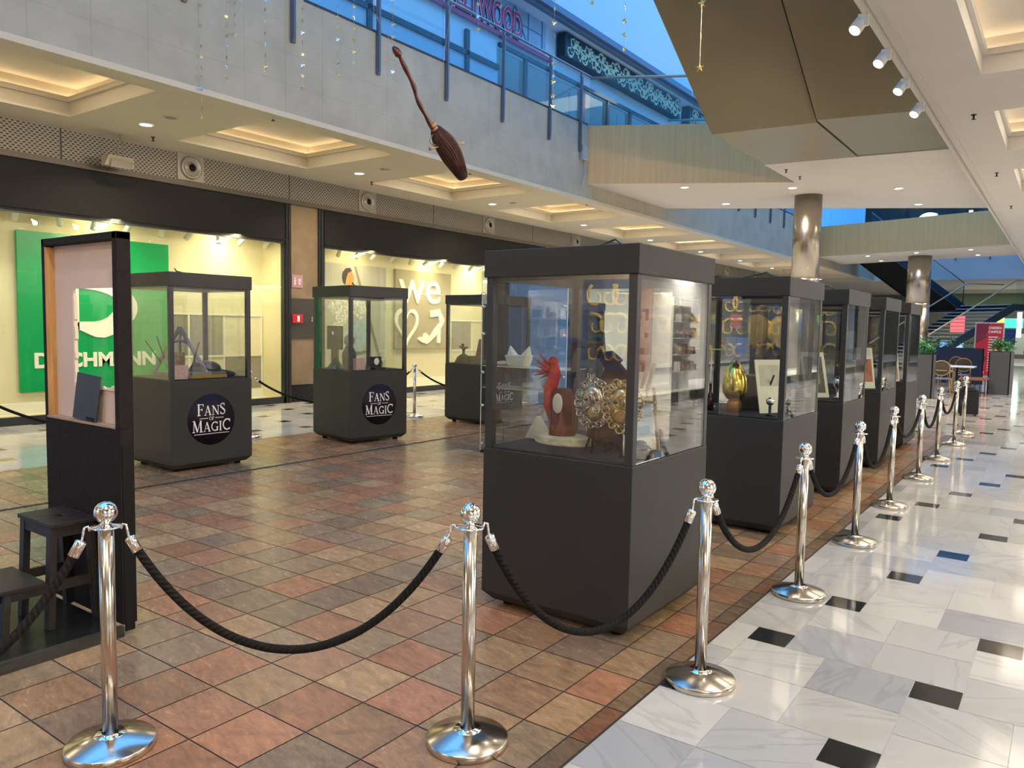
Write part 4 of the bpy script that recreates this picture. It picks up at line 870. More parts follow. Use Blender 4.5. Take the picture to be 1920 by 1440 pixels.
# ================================================================== BLACK FRAME BOOTH
FAB = mat('black_fabric', (.011, .008, .008), .8, spec=.25, noise=.3, nscale=20, bump=.25, bscale=30)
t = thing('photo_frame_booth', 'tall black photo booth panel with a recessed window cut out, in the left foreground', 'booth', (-3.92, 1.995, 0))
XL_, YT = -.835, .075; g = MB(); H = 2.095
g.box((XL_, 0, .055), (0, YT, 1.085)); g.box((XL_, 0, 1.085), (XL_ + .03, YT, H)); g.box((-.045, 0, 1.085), (0, YT, H)); g.box((XL_, 0, 2.055), (0, YT, H)); g.build('frame', FAB, t, .004)
g = MB(); g.box((XL_ + .03, .004, 1.09), (XL_ + .042, YT - .01, 2.05)); g.build('wood_lining', PINE, t); g = MB(); g.box((-.05, .004, 1.09), (-.045, YT - .01, 2.05)); g.build('wood_lining', PINE, t)
g = MB(); g.box((XL_ + .03, -.003, 1.085), (-.045, YT - .01, 1.096)); g.build('sill', mat('raw_board', (.38, .25, .17), .8, noise=.1), t)
# back board with window opening
wx0, wx1, wz0, wz1 = -.575, -.088, 1.285, 1.815; yb = .052; BRD = mat('pinkish_board', (.60, .47, .385), .8, noise=.04, nscale=3)
g = MB(); X0, X1 = XL_ + .042, -.05
g.box((X0, yb, 1.09), (wx0, yb + .012, 2.055)); g.box((wx1, yb, 1.09), (X1, yb + .012, 2.055)); g.box((wx0, yb, wz1), (wx1, yb + .012, 2.055)); g.box((wx0, yb, 1.09), (wx1, yb + .012, wz0)); g.build('back_board', BRD, t)
g = MB(); r = random.Random(5); n = 22; ep = []
for i in range(n + 1): ep.append((wx0 + (wx1 - wx0)*i/n, wz0 + r.uniform(-.004, .016)))
for a, b in zip(ep, ep[1:]): g.prism([(a[0], wz0 - .012), (b[0], wz0 - .012), b, a], .008, Matrix.Translation((0, yb - .009, 0)))
for i in range(14): z = wz0 + i*.036; g.box((wx0 - .006, yb - .004, z), (wx0 + r.uniform(.006, .018), yb + .014, z + .036))
g.build('torn_edge', mat('torn_board', (.72, .62, .48), .9), t)
g = MB(); g.box((-.004, .01, .02), (.004, .06, 1.0)); g.build('side_tape', BLACKM, t)
# leaning card
t = thing('leaning_card', 'dark grey card leaning against the board inside the black frame', 'card', (-4.31, 2.0, 1.096))
g = MB(); M = Matrix.Rotation(-.10, 4, 'X') @ Matrix.Rotation(.06, 4, 'Y'); g.box((-.13, 0, .004), (.13, .006, .255), M); g.build('card', mat('slate_card', (.035, .038, .045), .6, noise=.2, nscale=5), t)
g = MB(); g.box((.03, -.004, .012), (.11, 0, .03), M); g.build('black_mark', BLACKM, t)
# platform
t = thing('booth_platform', 'low black glossy platform under the step stool and black frame', 'platform', (-3.93, 1.42, 0))
g = MB(); g.box((-1.35, -.75, 0), (0, .565, .045)); g.build('deck', mat('black_gloss_floor', (.010, .011, .010), .22, noise=.3, nscale=4), t)
g = MB(); g.box((-.0, -.76, 0), (.028, .57, .056)); g.box((-1.36, -.77, 0), (.028, -.75, .056)); g.build('edge_trim', mat('worn_black', (.03, .028, .024), .5, noise=.5, nscale=12, stretch=(1, .3, 1), bump=.3), t)
# step stool
ST = mat('dark_stained_wood', (.014, .009, .007), .5, noise=.4, nscale=9, stretch=(1, 5, 5), bump=.12)
t = thing('step_stool', 'dark stained wooden two step stool on the black platform', 'stool', (-4.345, 1.86, .045), 0)
def hx(g, x0, x1, y0, y1, z0, z1): g.box((x0, y0, z0), (x1, y1, z1))
g = MB()
# top with slot
for b in ((-.195, -.02, -.11, .128), (.04, .195, -.11, .128), (-.02, .04, -.11, -.005), (-.02, .04, .03, .128)): hx(g, b[0], b[1], b[2], b[3], .530, .553)
g.build('top_step', ST, t, .003)
g = MB(); hx(g, -.20, .20, -.36, -.14, .245, .268); g.build('lower_step', ST, t, .003)
for x in (-.155, .155):
    g = MB(); g.bar((x*1.02, -.11, 0), (x, -.085, .53), .035, .05); g.build('leg', ST, t, .002)
    g = MB(); g.bar((x*1.08, .125, 0), (x, .10, .53), .035, .05); g.build('leg', ST, t, .002)
    g = MB(); g.bar((x*1.1, -.33, 0), (x*1.05, -.31, .245), .035, .05); g.build('leg', ST, t, .002)
    g = MB(); g.bar((x*1.04, -.33, .22), (x*1.04, .11, .22), .022, .05); g.build('side_rail', ST, t); g = MB(); g.bar((x, -.09, .50), (x, .11, .50), .022, .055); g.build('side_rail', ST, t)
g = MB(); g.box((-.155, -.10, .475), (.155, -.08, .53)); g.box((-.16, -.335, .195), (.16, -.315, .245)); g.box((-.155, .09, .475), (.155, .11, .53)); g.build('apron', ST, t)
# ================================================================== BROOM
XBm = -5.0
t = thing('flying_broom', 'crooked reddish wooden broom with dark twig bristles hanging from wires', 'broom', tuple(onX(808, 232, XBm)))
O = onX(808, 232, XBm)
def bp_(a, b): return onX(a, b, XBm) - O
hp = [bp_(*q) for q in ((737,88),(746,100),(757,122),(769,147),(777,165),(782,185),(791,204),(801,222),(811,242))]
DWR = mat('red_brown_wood', (.065, .010, .007), .35, noise=.5, nscale=14, bump=.2)
def smooth(P, k=6):
    out = []
    for i in range(len(P) - 1):
        p0, p1, p2, p3 = P[max(i-1, 0)], P[i], P[i+1], P[min(i+2, len(P)-1)]
        for j in range(k):
            u = j/k; out.append(.5*((2*p1) + (p2 - p0)*u + (2*p0 - 5*p1 + 4*p2 - p3)*u*u + (3*p1 - p0 - 3*p2 + p3)*u**3))
    return out + [P[-1]]
sp = smooth(hp); g = MB(); n = len(sp)
g.tube(sp, [(.012 + .022*min(i/4, 1)) if i < 8 else .020 + .003*math.sin(i*.6) for i in range(n)], 12); g.build('handle', DWR, t)
ax0, ax1 = bp_(812, 236), bp_(868, 333); D = (ax1 - ax0).normalized(); Lb = (ax1 - ax0).length
up = Vector((1, 0, 0)); sd = D.cross(up).normalized(); Mb = Matrix((sd, up, D)).transposed().to_4x4(); Mb.translation = ax0
bp = [bp_(*q) for q in ((815,238),(824,255),(836,272),(848,293),(858,312),(869,334))]
g = MB(); sb_ = smooth(bp, 5); m_ = len(sb_); g.tube(sb_, [.030 + .074*math.sin(min(1, i/(m_ - 1)*1.0)**.85*PI*.93) for i in range(m_)], 14); g.build('bristle_core', mat('bristle_dark', (.020, .007, .006), .8, noise=.5, nscale=40, bump=.6, bscale=80), t)
g = MB(); r = random.Random(2)
for k in range(90):
    a = r.random()*2*PI; st = r.uniform(0, .15); en = r.uniform(.75, 1.0); pts = []
    for i in range(9):
        u = st + (en - st)*i/8; rr = (.030 + .074*math.sin(u**.85*PI*.93))*1.02; j = u*(m_ - 1); i0 = min(int(j), m_ - 2); c = sb_[i0].lerp(sb_[i0+1], j - i0)
        dd = (sb_[i0+1] - sb_[i0]).normalized(); s1 = dd.cross(up).normalized(); s2 = s1.cross(dd); aa = a + .25*u*math.sin(k)
        pts.append(c + (s1*math.cos(aa) + s2*math.sin(aa))*rr)
    g.tube(pts, .0032, 5)
tw = g.build('twigs', mat('twig_brown', (.060, .017, .011), .65, noise=.4, nscale=30), t)
g = MB()
for u in (-.02, .02, .06):
    g.lathe([(.030, -.014), (.040, 0), (.030, .014)], (0, 0, u + .01), 20, Mb)
g.build('binding', mat('straw_binding', (.38, .22, .09), .7, noise=.3, nscale=50), t)
g = MB(); g.tube([bp_(817,248), bp_(808,256), bp_(806,266), bp_(812,273), bp_(820,272)], .005, 8); g.tube([bp_(812,270), bp_(822,274)], .005, 8); g.build('wire_loop', mat('old_metal', (.18, .17, .15), .4, .8), t)
g = MB(); g.tube([bp_(806,279), bp_(812,278), bp_(824,275)], [.016, .010, .006], 8); g.tube([bp_(869,267), bp_(862,269), bp_(848,272)], [.016, .010, .006], 8); g.build('footrest', mat('straw_binding'), t)
g = MB(); g.tube([bp_(814,235), bp_(818,205), bp_(848,0)], .0022, 6); g.tube([bp_(742,92), bp_(702,25), bp_(695,-40)], .0018, 6); g.tube([bp_(848,0), bp_(860,-90), bp_(860,-90) + Vector((0, 0, 7))], .0022, 6); g.tube([bp_(695,-40), bp_(695,-40) + Vector((0, 0, 7))], .0018, 6); g.build('hanging_wire', GREY, t)
# ================================================================== STAR GARLANDS
def star_poly(R, r=.42): return [((R if i % 2 == 0 else R*r)*math.sin(PI*i/5), (R if i % 2 == 0 else R*r)*math.cos(PI*i/5)) for i in range(10)]
SILV = mat('silver_foil', (.85, .92, .90), .2, 1.0); STRG = mat('nylon_string', (.55, .52, .45), .5)
rs = random.Random(11)
def garland(label, D, pts, R=.034, strw=.0013, top=-60):
    p0 = depthp(*pts[0], D); t = thing('star_garland', label, 'garland', tuple(p0))
    tops = (pts[0][0] + (pts[0][0] - pts[-1][0])*.02, top)
    P = [depthp(*q, D) - p0 for q in pts]; P = [Vector((0, 0, p.z)) for p in P]
    zt = (depthp(*tops, D) - p0).z
    g = MB(); g.tube([(0, 0, zt + 7.0), (0, 0, min(p.z for p in P) - .01)], strw, 5); g.build('string', STRG, t)
    extra = [Vector((0, 0, z)) for z in (P[0].z + .11, P[0].z + .22)]
    for p in P + extra:
        a = rs.uniform(-1.3, 1.3) + .62; g = MB(); M = Matrix.Translation(p) @ Matrix.Rotation(a, 4, 'Z') @ Matrix.Rotation(rs.uniform(-.3, .3), 4, 'X'); n = 10; f_ = star_poly(R)
        for sgn in (-1, 1):
            c = M @ Vector((0, sgn*.006, 0)); ring = [M @ Vector((x, sgn*.0006, z)) for x, z in f_]
            for i in range(n): g._f([g.bm.verts.new(c), g.bm.verts.new(ring[i]), g.bm.verts.new(ring[(i+1) % n])])
        g.build('star', SILV if rs.random() < .22 else GOLD, t)
GL = [('longest leftmost gold star garland, hanging down over the ceiling edge', 9.8, [(376,10),(377,47),(378,84),(379,104),(378,124),(381,141),(381,163),(382,181),(381,200),(380,216)]),
 ('star garland just right of the longest one, with a bright silver star', 9.8, [(424,11),(425,30),(424,48),(424,65),(423,85),(425,105),(425,122),(427,142)]),
 ('short star garland with a tilted gold star at its end, near the top left', 10.2, [(440,6),(440,27),(441,45),(441,64)]),
 ('star garland ending in a pale silver star, left of the first long steel post', 9.8, [(497,18),(497,40),(497,61),(497,82),(496,102),(495,122),(496,132)]),
 ('dull star garland against the stone just right of the first long post', 10.0, [(567,17),(567,38),(566,60),(566,78),(566,99),(565,120),(566,139),(565,160)]),
 ('star garland with silver and gold stars under the glass railing, left of centre', 9.8, [(633,12),(633,32),(632,50),(633,72),(632,95),(633,116),(632,138)]),
 ('gold star garland beside the second long steel post, with five stars on stone', 9.6, [(664,12),(663,32),(664,53),(663,74),(664,95),(663,115)]),
 ('gold star garland hanging behind the broom handle tip', 9.6, [(737,3),(737,23),(738,45),(739,68),(741,110),(740,131),(739,152)]),
 ('short star garland in front of the red lettered sign', 9.6, [(897,8),(896,30),(895,54)]),
 ('single gold star hanging in front of the HOLLYWOOD letters', 9.4, [(939,13)]),
 ('long gold star garland in front of the floral sign and railing corner', 8.8, [(1040,17),(1038,42),(1038,66),(1036,116),(1035,140),(1036,150),(1035,176),(1034,195)]),
 ('single gold star hanging high against the blue upper wall', 8.4, [(1110,5)]),
 ('gold star garland of four stars against the blue upper wall', 8.0, [(1172,13),(1170,38),(1169,64),(1168,90)]),
 ('golden star garland on a thick cord before the bronze panel', 6.4, [(1316,6),(1314,65),(1311,124)])]
for k, (lab, D_, pts) in enumerate(GL): garland(lab, D_, pts, .034 if k < 13 else .040, .0013 if k < 13 else .004)
# ================================================================== CASE CONTENTS
ZD = .953
FEA = mat('red_feathers', (.42, .03, .015), .7, noise=.35, nscale=25, bump=.4); SILVER = mat('aged_silver', (.55, .50, .42), .25, 1.0, noise=.3, nscale=30)
ORNG = mat('aged_gold', (.62, .45, .20), .28, 1.0, noise=.3, nscale=30); BOOKW = mat('old_paper', (.62, .56, .42), .8, noise=.1)
# red bird on stump
t = thing('bird_sculpture', 'red feathered bird sculpture perched on a brown stump in the nearest case', 'sculpture', (-2.46, 3.93, ZD))
g = MB(); g.lathe([(.085, 0), (.08, .1), (.075, .2), (.07, .28), (.05, .33)], n=18); o = g.build('stump', mat('red_brown_bark', (.17, .05, .025), .6, noise=.4, nscale=8, stretch=(5, 5, 1), bump=.4), t)
g = MB(); g.tube([(-.06, -.01, .10), (-.09, -.02, .22), (-.08, -.02, .33), (-.05, -.01, .42), (-.06, -.0, .47)], [.012, .03, .042, .036, .02], 12); g.ball((-.075, -.0, .49), .03, 12, 8); g.build('body', FEA, t)
g = MB(); r = random.Random(4)
for k in range(16):
    a = r.uniform(-.5, .9); l = r.uniform(.09, .17); g.tube([(-.07, 0, .40 + k*.004), (-.07 - l*.5*math.cos(a), .02*math.sin(k), .43 + l*.5*math.sin(a)), (-.07 - l*math.cos(a), .03*math.sin(k), .43 + l*math.sin(a))], [.012, .009, .002], 6)
for k in range(6): g.tube([(-.07, 0, .14), (-.03 + .01*k, -.03, .10), (-.02 + .015*k, -.05, .02)], [.012, .01, .003], 6)
g.build('wing_feathers', FEA, t)
g = MB(); g.ball((.015, -.082, .245), .045, 14, 10, (.8, .14, 1.35)); g.build('pale_leaf', mat('pale_leaf', (.68, .60, .50), .7), t)
g = MB()
for k in range(14): g.bar((-.10, -.03 + .004*k, .01 + .001*k), (-.23, -.05 + .01*k, .02 + .009*k), .035, .002)
g.build('fanned_pages', BOOKW, t)
g = MB(); g.lathe([(.19, 0), (.20, .012), (.17, .025), (.18, .035), (.14, .05), (.001, .05)], (.02, 0, -.002), 22, Matrix.Diagonal((1, .7, 1, 1)), False); g.build('ruffled_base', mat('cream_ruffle', (.62, .55, .36), .8, noise=.2, nscale=20, bump=.5), t)
# leather cowl
LEA = mat('brown_leather', (.075, .035, .018), .5, noise=.35, nscale=6, bump=.2)
t = thing('leather_cowl', 'dark brown pointed leather hood form standing behind the red bird', 'costume', (-2.20, 4.14, ZD))
g = MB(); g.sm = True
prof = [(-.16, 0), (-.15, .20), (-.10, .36), (-.05, .45), (-.075, .50), (-.02, .56), (.05, .50), (.13, .42), (.16, .30), (.17, 0)]
for i in range(len(prof)): pass
g.sm = False; 
for s_ in range(6):
    w_ = 1 - (s_/6)**2*.5; g.prism([(x*w_, z*(1 - .04*s_)) for x, z in prof], .035, Matrix.Translation((0, .035*s_ - .1, 0)))
g.build('hood', LEA, t, .02)
g = MB(); g.tube([(-.075, -.07, .50), (-.05, -.08, .545), (.0, -.09, .55), (.05, -.06, .50)], .016, 8); g.build('collar_tip', mat('navy_cloth', (.02, .03, .10), .7), t)
# ornate masks
def mask(label, x, y, rz, m):
    t = thing('ornate_mask', label, 'mask', (x, y, ZD), rz)
    g = MB(); g.tube([(0, 0, 0), (0, .03, .16), (0, .02, .24)], .008, 8); g.tube([(-.07, .06, 0), (0, .03, .16)], .006, 8); g.tube([(.07, .06, 0), (0, .03, .16)], .006, 8); g.build('stand', BLACK, t)
    g = MB(); g.ball((0, 0, .28), .085, 20, 14, (.78, .35, 1.15)); g.build('face', m, t)
    g = MB(); r = random.Random(int(x*100))
    for k in range(26):
        a = k*2*PI/26; cx, cz = .095*math.cos(a), .28 + .125*math.sin(a); d = (-1)**k; rad = r.uniform(.018, .032)
        g.tube([(cx + rad*math.cos(d*i*.7)*(1 - i*.06), -.01 + .004*i, cz + rad*math.sin(d*i*.7)*(1 - i*.06)) for i in range(11)], [.0065 - .0004*i for i in range(11)], 6)
    for k in range(10): g.tube([(.05*math.cos(k), -.035, .28 + .07*math.sin(k*1.7)), (.03*math.cos(k + 1), -.04, .28 + .05*math.sin(k*1.7 + .6)), (.01, -.035, .27)], .005, 6)
    g.build('filigree', m, t)
    g = MB(); 
    for sx in (-.028, .028): g.ball((sx, -.028, .30), .013, 10, 6, (1.3, .4, .6))
    g.build('eye_holes', BLACKM, t)
mask('silver filigree mask on a stand in the nearest case, left of the wooden easel', -2.13, 3.72, .1, SILVER)
mask('gold filigree mask in the nearest case, beside the corner post', -1.93, 3.68, .25, ORNG)
t = thing('tabletop_easel', 'small pale wooden easel standing between the masks in the nearest case', 'easel', (-2.0, 4.05, ZD))
g = MB(); g.bar((-.09, 0, 0), (.03, .02, .50), .018); g.bar((-.05, -.0, 0), (.07, .02, .50), .018); g.bar((.12, 0, 0), (.07, .02, .36), .016); g.build('leg', LWOOD, t)
g = MB(); g.box((-.11, -.03, .27), (.10, -.01, .285)); g.build('ledge', LWOOD, t)
# framed board on right side of the nearest case
def board(name, label, loc, rz, w_, h_, tilt, cols_):
    t = thing(name, label, 'picture', loc, rz); M = Matrix.Rotation(-tilt, 4, 'X')
    g = MB(); g.box((-w_/2, 0, 0), (w_/2, .008, h_), M); bo = g.build('board', mat('cream_board', (.70, .66, .48), .6), t)
    for i, (x0, z0, x1, z1, c) in enumerate(cols_):
        g = MB(); g.box((x0*w_ - w_/2, -.001 - .0006*i, z0*h_), (x1*w_ - w_/2, 0, z1*h_), M); g.build('print', mat('print_%02d%02d%02d' % tuple(int(v*99) for v in c), c, .6, noise=.15, nscale=9), bo)
    g = MB(); g.bar((0, .01, h_*.7), (0, .16, 0), .012); g.build('stand', BLACK, t)
board('picture_board', 'cream and blue picture board leaning behind the right glass of the nearest case', (-1.93, 3.93, ZD), PI/2 - .12, .33, .36, .18, ((.02, .22, .98, .78, (.38, .44, .55)), (.15, .45, .5, .72, (.05, .10, .30)), (.5, .25, .85, .4, (.2, .3, .4))))
t = thing('black_helmet', 'small glossy black object in front of the picture board', 'ornament', (-1.87, 3.80, ZD)); g = MB(); g.ball((0, 0, .035), .06, 20, 12, (1, 1.1, .6)); g.build('shell', mat('gloss_black', (.01, .012, .02), .08), t); g = MB(); g.ball((0, 0, .065), .035, 16, 8, (1, 1, .7)); g.build('crown', mat('gloss_blue', (.03, .06, .12), .08), t)
# second case: golden egg, sword stand etc
t = thing('golden_egg', 'shiny golden egg on a stand in the second right case', 'ornament', (-2.33, 6.52, ZD))
EGG = mat('egg_gold', (.90, .62, .12), .2, 1.0, noise=.35, nscale=14, bump=.35, bscale=10)
g = MB(); g.lathe([(.03, .09), (.07, .11), (.10, .16), (.108, .22), (.098, .29), (.072, .36), (.04, .41), (.015, .43), (.001, .432)], n=30); g.build('shell', EGG, t)
g = MB()
for a in range(4): g.tube([(0, 0, .43), (.02*math.cos(a*PI/2), .02*math.sin(a*PI/2), .455), (.04*math.cos(a*PI/2), .04*math.sin(a*PI/2), .42)], .005, 6)
g.build('finial', ORNG, t)
g = MB(); g.lathe([(.06, 0), (.062, .07), (.045, .10), (.001, .10)], n=20); g.build('pedestal', mat('amber_wood', (.30, .13, .03), .3), t)
t = thing('display_stand', 'thin white stand holding a small object in the second right case', 'stand', (-2.62, 6.7, ZD)); g = MB(); g.lathe([(.05, 0), (.05, .01), (.006, .012), (.006, .52)], n=14); g.build('pole', WHITE, t); g = MB(); g.box((-.13, -.05, .52), (.16, .05, .532)); g.build('shelf', mat('yellow_glass_shelf', (.5, .5, .2), .2), t)
t = thing('glass_goblet', 'small glass goblet at the left of the second right case', 'goblet', (-2.62, 6.33, ZD)); g = MB(); g.lathe([(.035, 0), (.035, .005), (.006, .012), (.006, .07), (.035, .10), (.042, .15), (.03, .18)], n=20, cap=False); g.build('bowl', GLASS, t)
t = thing('dark_bottle', 'dark brown bottle left of the golden egg in the second right case', 'bottle', (-2.52, 6.45, ZD)); g = MB(); g.lathe([(.03, 0), (.033, .10), (.012, .16), (.011, .22), (.014, .23)], n=18); g.build('body', mat('amber_dark', (.04, .012, .008), .15), t); g = MB(); g.lathe([(.012, .23), (.012, .25)], n=12); g.build('stopper', LWOOD, t)
t = thing('crystal_ball', 'small silver ball on a stand in the second right case, by the right glass', 'ornament', (-1.97, 6.36, ZD)); g = MB(); g.ball((0, 0, .12), .035, 18, 12); g.build('ball', CHROME, t); g = MB(); g.lathe([(.04, 0), (.012, .02), (.012, .085)], n=14); g.build('stand', BLACK, t)
board('picture_board', 'cream picture board leaning in the second right case beside the golden egg', (-2.02, 6.62, ZD), PI/2 - .5, .30, .46, .2, ((.12, .5, .88, .9, (.5, .46, .34)),))
t = thing('dark_chest', 'dark brown box behind the golden egg in the second right case', 'box', (-2.30, 6.86, ZD)); g = MB(); g.box((-.15, -.08, 0), (.15, .08, .28)); g.build('body', mat('umber_box', (.09, .06, .035), .6), t, .006); g = MB(); g.box((-.155, -.085, .28), (.155, .085, .30)); g.build('lid', mat('umber_lid', (.16, .11, .06), .6), t)
# third case
board('picture_board', 'wooden framed picture leaning in the third right case', (-2.15, 8.55, ZD), PI/2 - .75, .28, .50, .3, ((.12, .1, .88, .9, (.10, .08, .05)), (.2, .3, .7, .6, (.3, .2, .1))))
t = thing('draped_costume', 'dark figurine group with a blue cloth in the third right case', 'figurine', (-2.50, 8.5, ZD))
g = MB(); g.tube([(0, 0, 0), (.0, 0, .25), (.03, 0, .42), (.02, 0, .62)], [.09, .07, .035, .012], 10); g.tube([(-.02, 0, .3), (-.10, .02, .22), (-.13, 0, .1)], [.04, .03, .015], 8); g.build('robe', mat('robe_brown', (.05, .03, .02), .8, noise=.4, bump=.3), t)
g = MB(); g.tube([(.06, -.06, .08), (.12, -.05, .13), (.20, -.04, .10)], [.03, .045, .015], 10); g.build('blue_cloth', mat('bright_blue', (.03, .25, .6), .7), t); g = MB(); g.ball((.06, -.09, .05), .05, 12, 8); g.build('red_cloth', mat('rust_cloth', (.35, .08, .03), .8), t)
t = thing('wooden_box', 'pale wooden box at the left of the third right case', 'box', (-2.63, 8.35, ZD)); g = MB(); g.box((-.07, -.06, 0), (.07, .06, .24)); g.build('body', LWOOD, t, .004); g = MB(); g.box((-.075, -.065, .24), (.075, .065, .26)); g.build('lid', PINE, t)
t = thing('silver_trophy', 'small silver lamp shaped ornament behind the right glass of the third case', 'ornament', (-1.95, 8.55, ZD)); g = MB(); g.lathe([(.05, 0), (.015, .03), (.012, .10), (.045, .14), (.05, .18), (.03, .22), (.001, .24)], n=20); g.build('body', CHROME, t); g = MB(); g.tube([(.04, 0, .18), (.10, 0, .16)], .006, 6); g.build('handle', CHROME, t)
board('picture_board', 'tall red and cream picture board in the fourth right case', (-2.05, 10.45, ZD), PI/2 - .8, .26, .52, .22, ((.1, .16, .9, .72, (.40, .12, .05)), (.1, .76, .9, .96, (.62, .58, .5))))
t = thing('small_bust', 'dark small bust behind the picture in the fourth right case', 'figurine', (-2.30, 10.6, ZD)); g = MB(); g.tube([(0, 0, 0), (0, 0, .2), (0, 0, .34), (0, 0, .46)], [.07, .05, .03, .05], 12); g.build('body', mat('robe_brown'), t); g = MB(); g.ball((0, 0, .50), .06, 14, 10); g.build('head', ORNG, t)
board('picture_board', 'small cream card stack in the fifth right case', (-2.05, 12.35, ZD), PI/2 - .6, .22, .40, .15, ((.1, .05, .9, .5, (.50, .28, .10)),))
# case L1: triangle symbol, wands, box
ZL = 1.013; PEW = mat('pewter', (.26, .25, .27), .4, .7)
t = thing('triangle_symbol', 'pewter triangle, circle and line emblem with wands standing in the left case', 'emblem', (-8.2, 4.88, ZL), .45)
g = MB(); Aa, Bb, Cc = (-.34, 0, .03), (.34, 0, .03), (0, .0, .56); 
for a, b in ((Aa, Bb), (Bb, Cc), (Cc, Aa)): g.bar(a, b, .03, .04)
g.bar((0, 0, .03), (0, 0, .54), .025, .025); g.build('triangle', PEW, t, .004)
g = MB(); g.tube([(.185*math.cos(i*PI/16), 0, .225 + .185*math.sin(i*PI/16)) for i in range(33)], .018, 8, False); g.build('ring', PEW, t)
g = MB(); g.tube([(-.42, -.02, .40), (-.22, -.03, .15)], .009, 8); g.tube([(-.26, -.04, .45), (-.18, -.03, .20)], .009, 8); g.tube([(.26, -.03, .40), (.14, -.03, .05)], .008, 8); g.build('wand', BLACK, t)
g = MB(); g.box((-.09, -.06, .06), (.09, -.045, .28)); g.build('portrait_card', mat('sepia_card', (.35, .24, .15), .7, noise=.4, nscale=25), t)
t = thing('info_card', 'pale pink information card against the glass of the triangle symbol case', 'card', (-7.79, 4.62, ZL)); g = MB(); g.box((-.004, -.06, 0), (.004, .10, .155), Matrix.Rotation(.1, 4, 'Y')); g.build('card', mat('pink_card', (.55, .38, .36), .6, noise=.1, nscale=30), t)
t = thing('black_cushion', 'dark domed sculpture on a black cloth in the triangle symbol case', 'ornament', (-8.05, 5.10, ZL)); g = MB(); g.ball((0, 0, .08), .17, 22, 12, (.8, 1.1, .62)); g.build('dome', mat('dark_leather', (.03, .022, .018), .4, noise=.5, nscale=12, bump=.4), t); g = MB(); g.ball((0, .02, .02), .30, 20, 8, (.8, 1.15, .22)); g.build('cloth', DECK, t)
t = thing('case_book', 'flat black and ochre book at the glass of the triangle symbol case', 'book', (-7.83, 5.0, ZL)); g = MB(); g.box((-.10, -.22, 0), (.02, .22, .035)); g.build('cover', mat('ochre_cover', (.33, .20, .03), .5), t); g = MB(); g.box((-.10, -.21, .035), (.015, .21, .065)); g.build('tray', mat('grey_tray', (.12, .11, .11), .4), t)
# case L2: monitor etc
t = thing('small_monitor', 'small dark upright screen on a stand in the middle left case', 'screen', (-8.35, 7.28, ZL), .1); g = MB(); g.box((-.14, 0, .27), (.14, .03, .60)); g.build('panel', mat('olive_black', (.05, .05, .035), .4), t, .004); g = MB(); g.ball((-.02, -.006, .50), .022, 10, 8, (1, .3, 1.2)); g.build('emblem', WHITE, t); g = MB(); g.box((-.06, .0, 0), (.06, .03, .27)); g.build('stand', mat('olive_black'), t)
t = thing('grey_head_bust', 'small grey masked bust in the middle left case', 'figurine', (-8.12, 7.35, ZL)); g = MB(); g.ball((0, 0, .40), .075, 16, 12, (1, 1, 1.15)); g.build('head', GREY, t); g = MB(); g.tube([(0, 0, 0), (0, 0, .22), (0, 0, .34)], [.09, .10, .04], 14); g.build('torso', mat('bust_dark', (.03, .04, .04), .6), t)
t = thing('glass_pyramid', 'small glass pyramid in the middle left case', 'ornament', (-8.25, 7.22, ZL)); g = MB(); g.frust((0, 0, 0), (.09, .09), (0, 0, .18), (.003, .003)); g.build('shell', BALGLASS, t); g = MB(); g.frust((0, 0, .002), (.04, .04), (0, 0, .06), (.01, .01)); g.build('core', CHROME, t)
t = thing('pink_box', 'small pink box against the corner post of the middle left case', 'box', (-7.93, 7.35, ZL)); g = MB(); g.box((-.03, -.08, 0), (.04, .09, .16)); g.build('body', mat('pink_box', (.52, .33, .29), .6), t, .003)
t = thing('ring_case', 'open black case with a white disc in the middle left case', 'box', (-7.86, 7.65, ZL)); g = MB(); g.box((-.05, -.10, 0), (.05, .10, .03)); g.box((-.05, -.10, .03), (-.035, .10, .18)); g.build('case', BLACK, t, .003); g = MB(); g.ball((-.028, 0, .11), .05, 14, 8, (.15, 1, 1)); g.build('disc', WHITE, t)
# case L3
t = thing('dark_statuette', 'small dark winged statuette in the third left case', 'figurine', (-8.45, 10.25, ZL)); g = MB(); g.tube([(0, 0, 0), (0, 0, .10), (0, 0, .16), (0, 0, .24)], [.16, .11, .02, .03], 12); g.build('rock', mat('rock_dark', (.03, .02, .015), .7, noise=.4, bump=.5), t); g = MB(); g.tube([(-.10, 0, .28), (0, 0, .24), (.09, 0, .27)], [.01, .03, .01], 8); g.ball((-.02, 0, .30), .03, 10, 8); g.build('wings', mat('rock_dark'), t)
t = thing('open_chest', 'open dark chest lid in the third left case', 'box', (-8.1, 10.35, ZL)); g = MB(); g.box((-.25, -.1, 0), (.25, .12, .12)); g.build('body', mat('umber_box'), t, .004); g = MB(); g.box((-.25, 0, 0), (.25, .02, .32), Matrix.Translation((0, .10, .1)) @ Matrix.Rotation(-.3, 4, 'X')); g.build('lid', BROWNW, t)
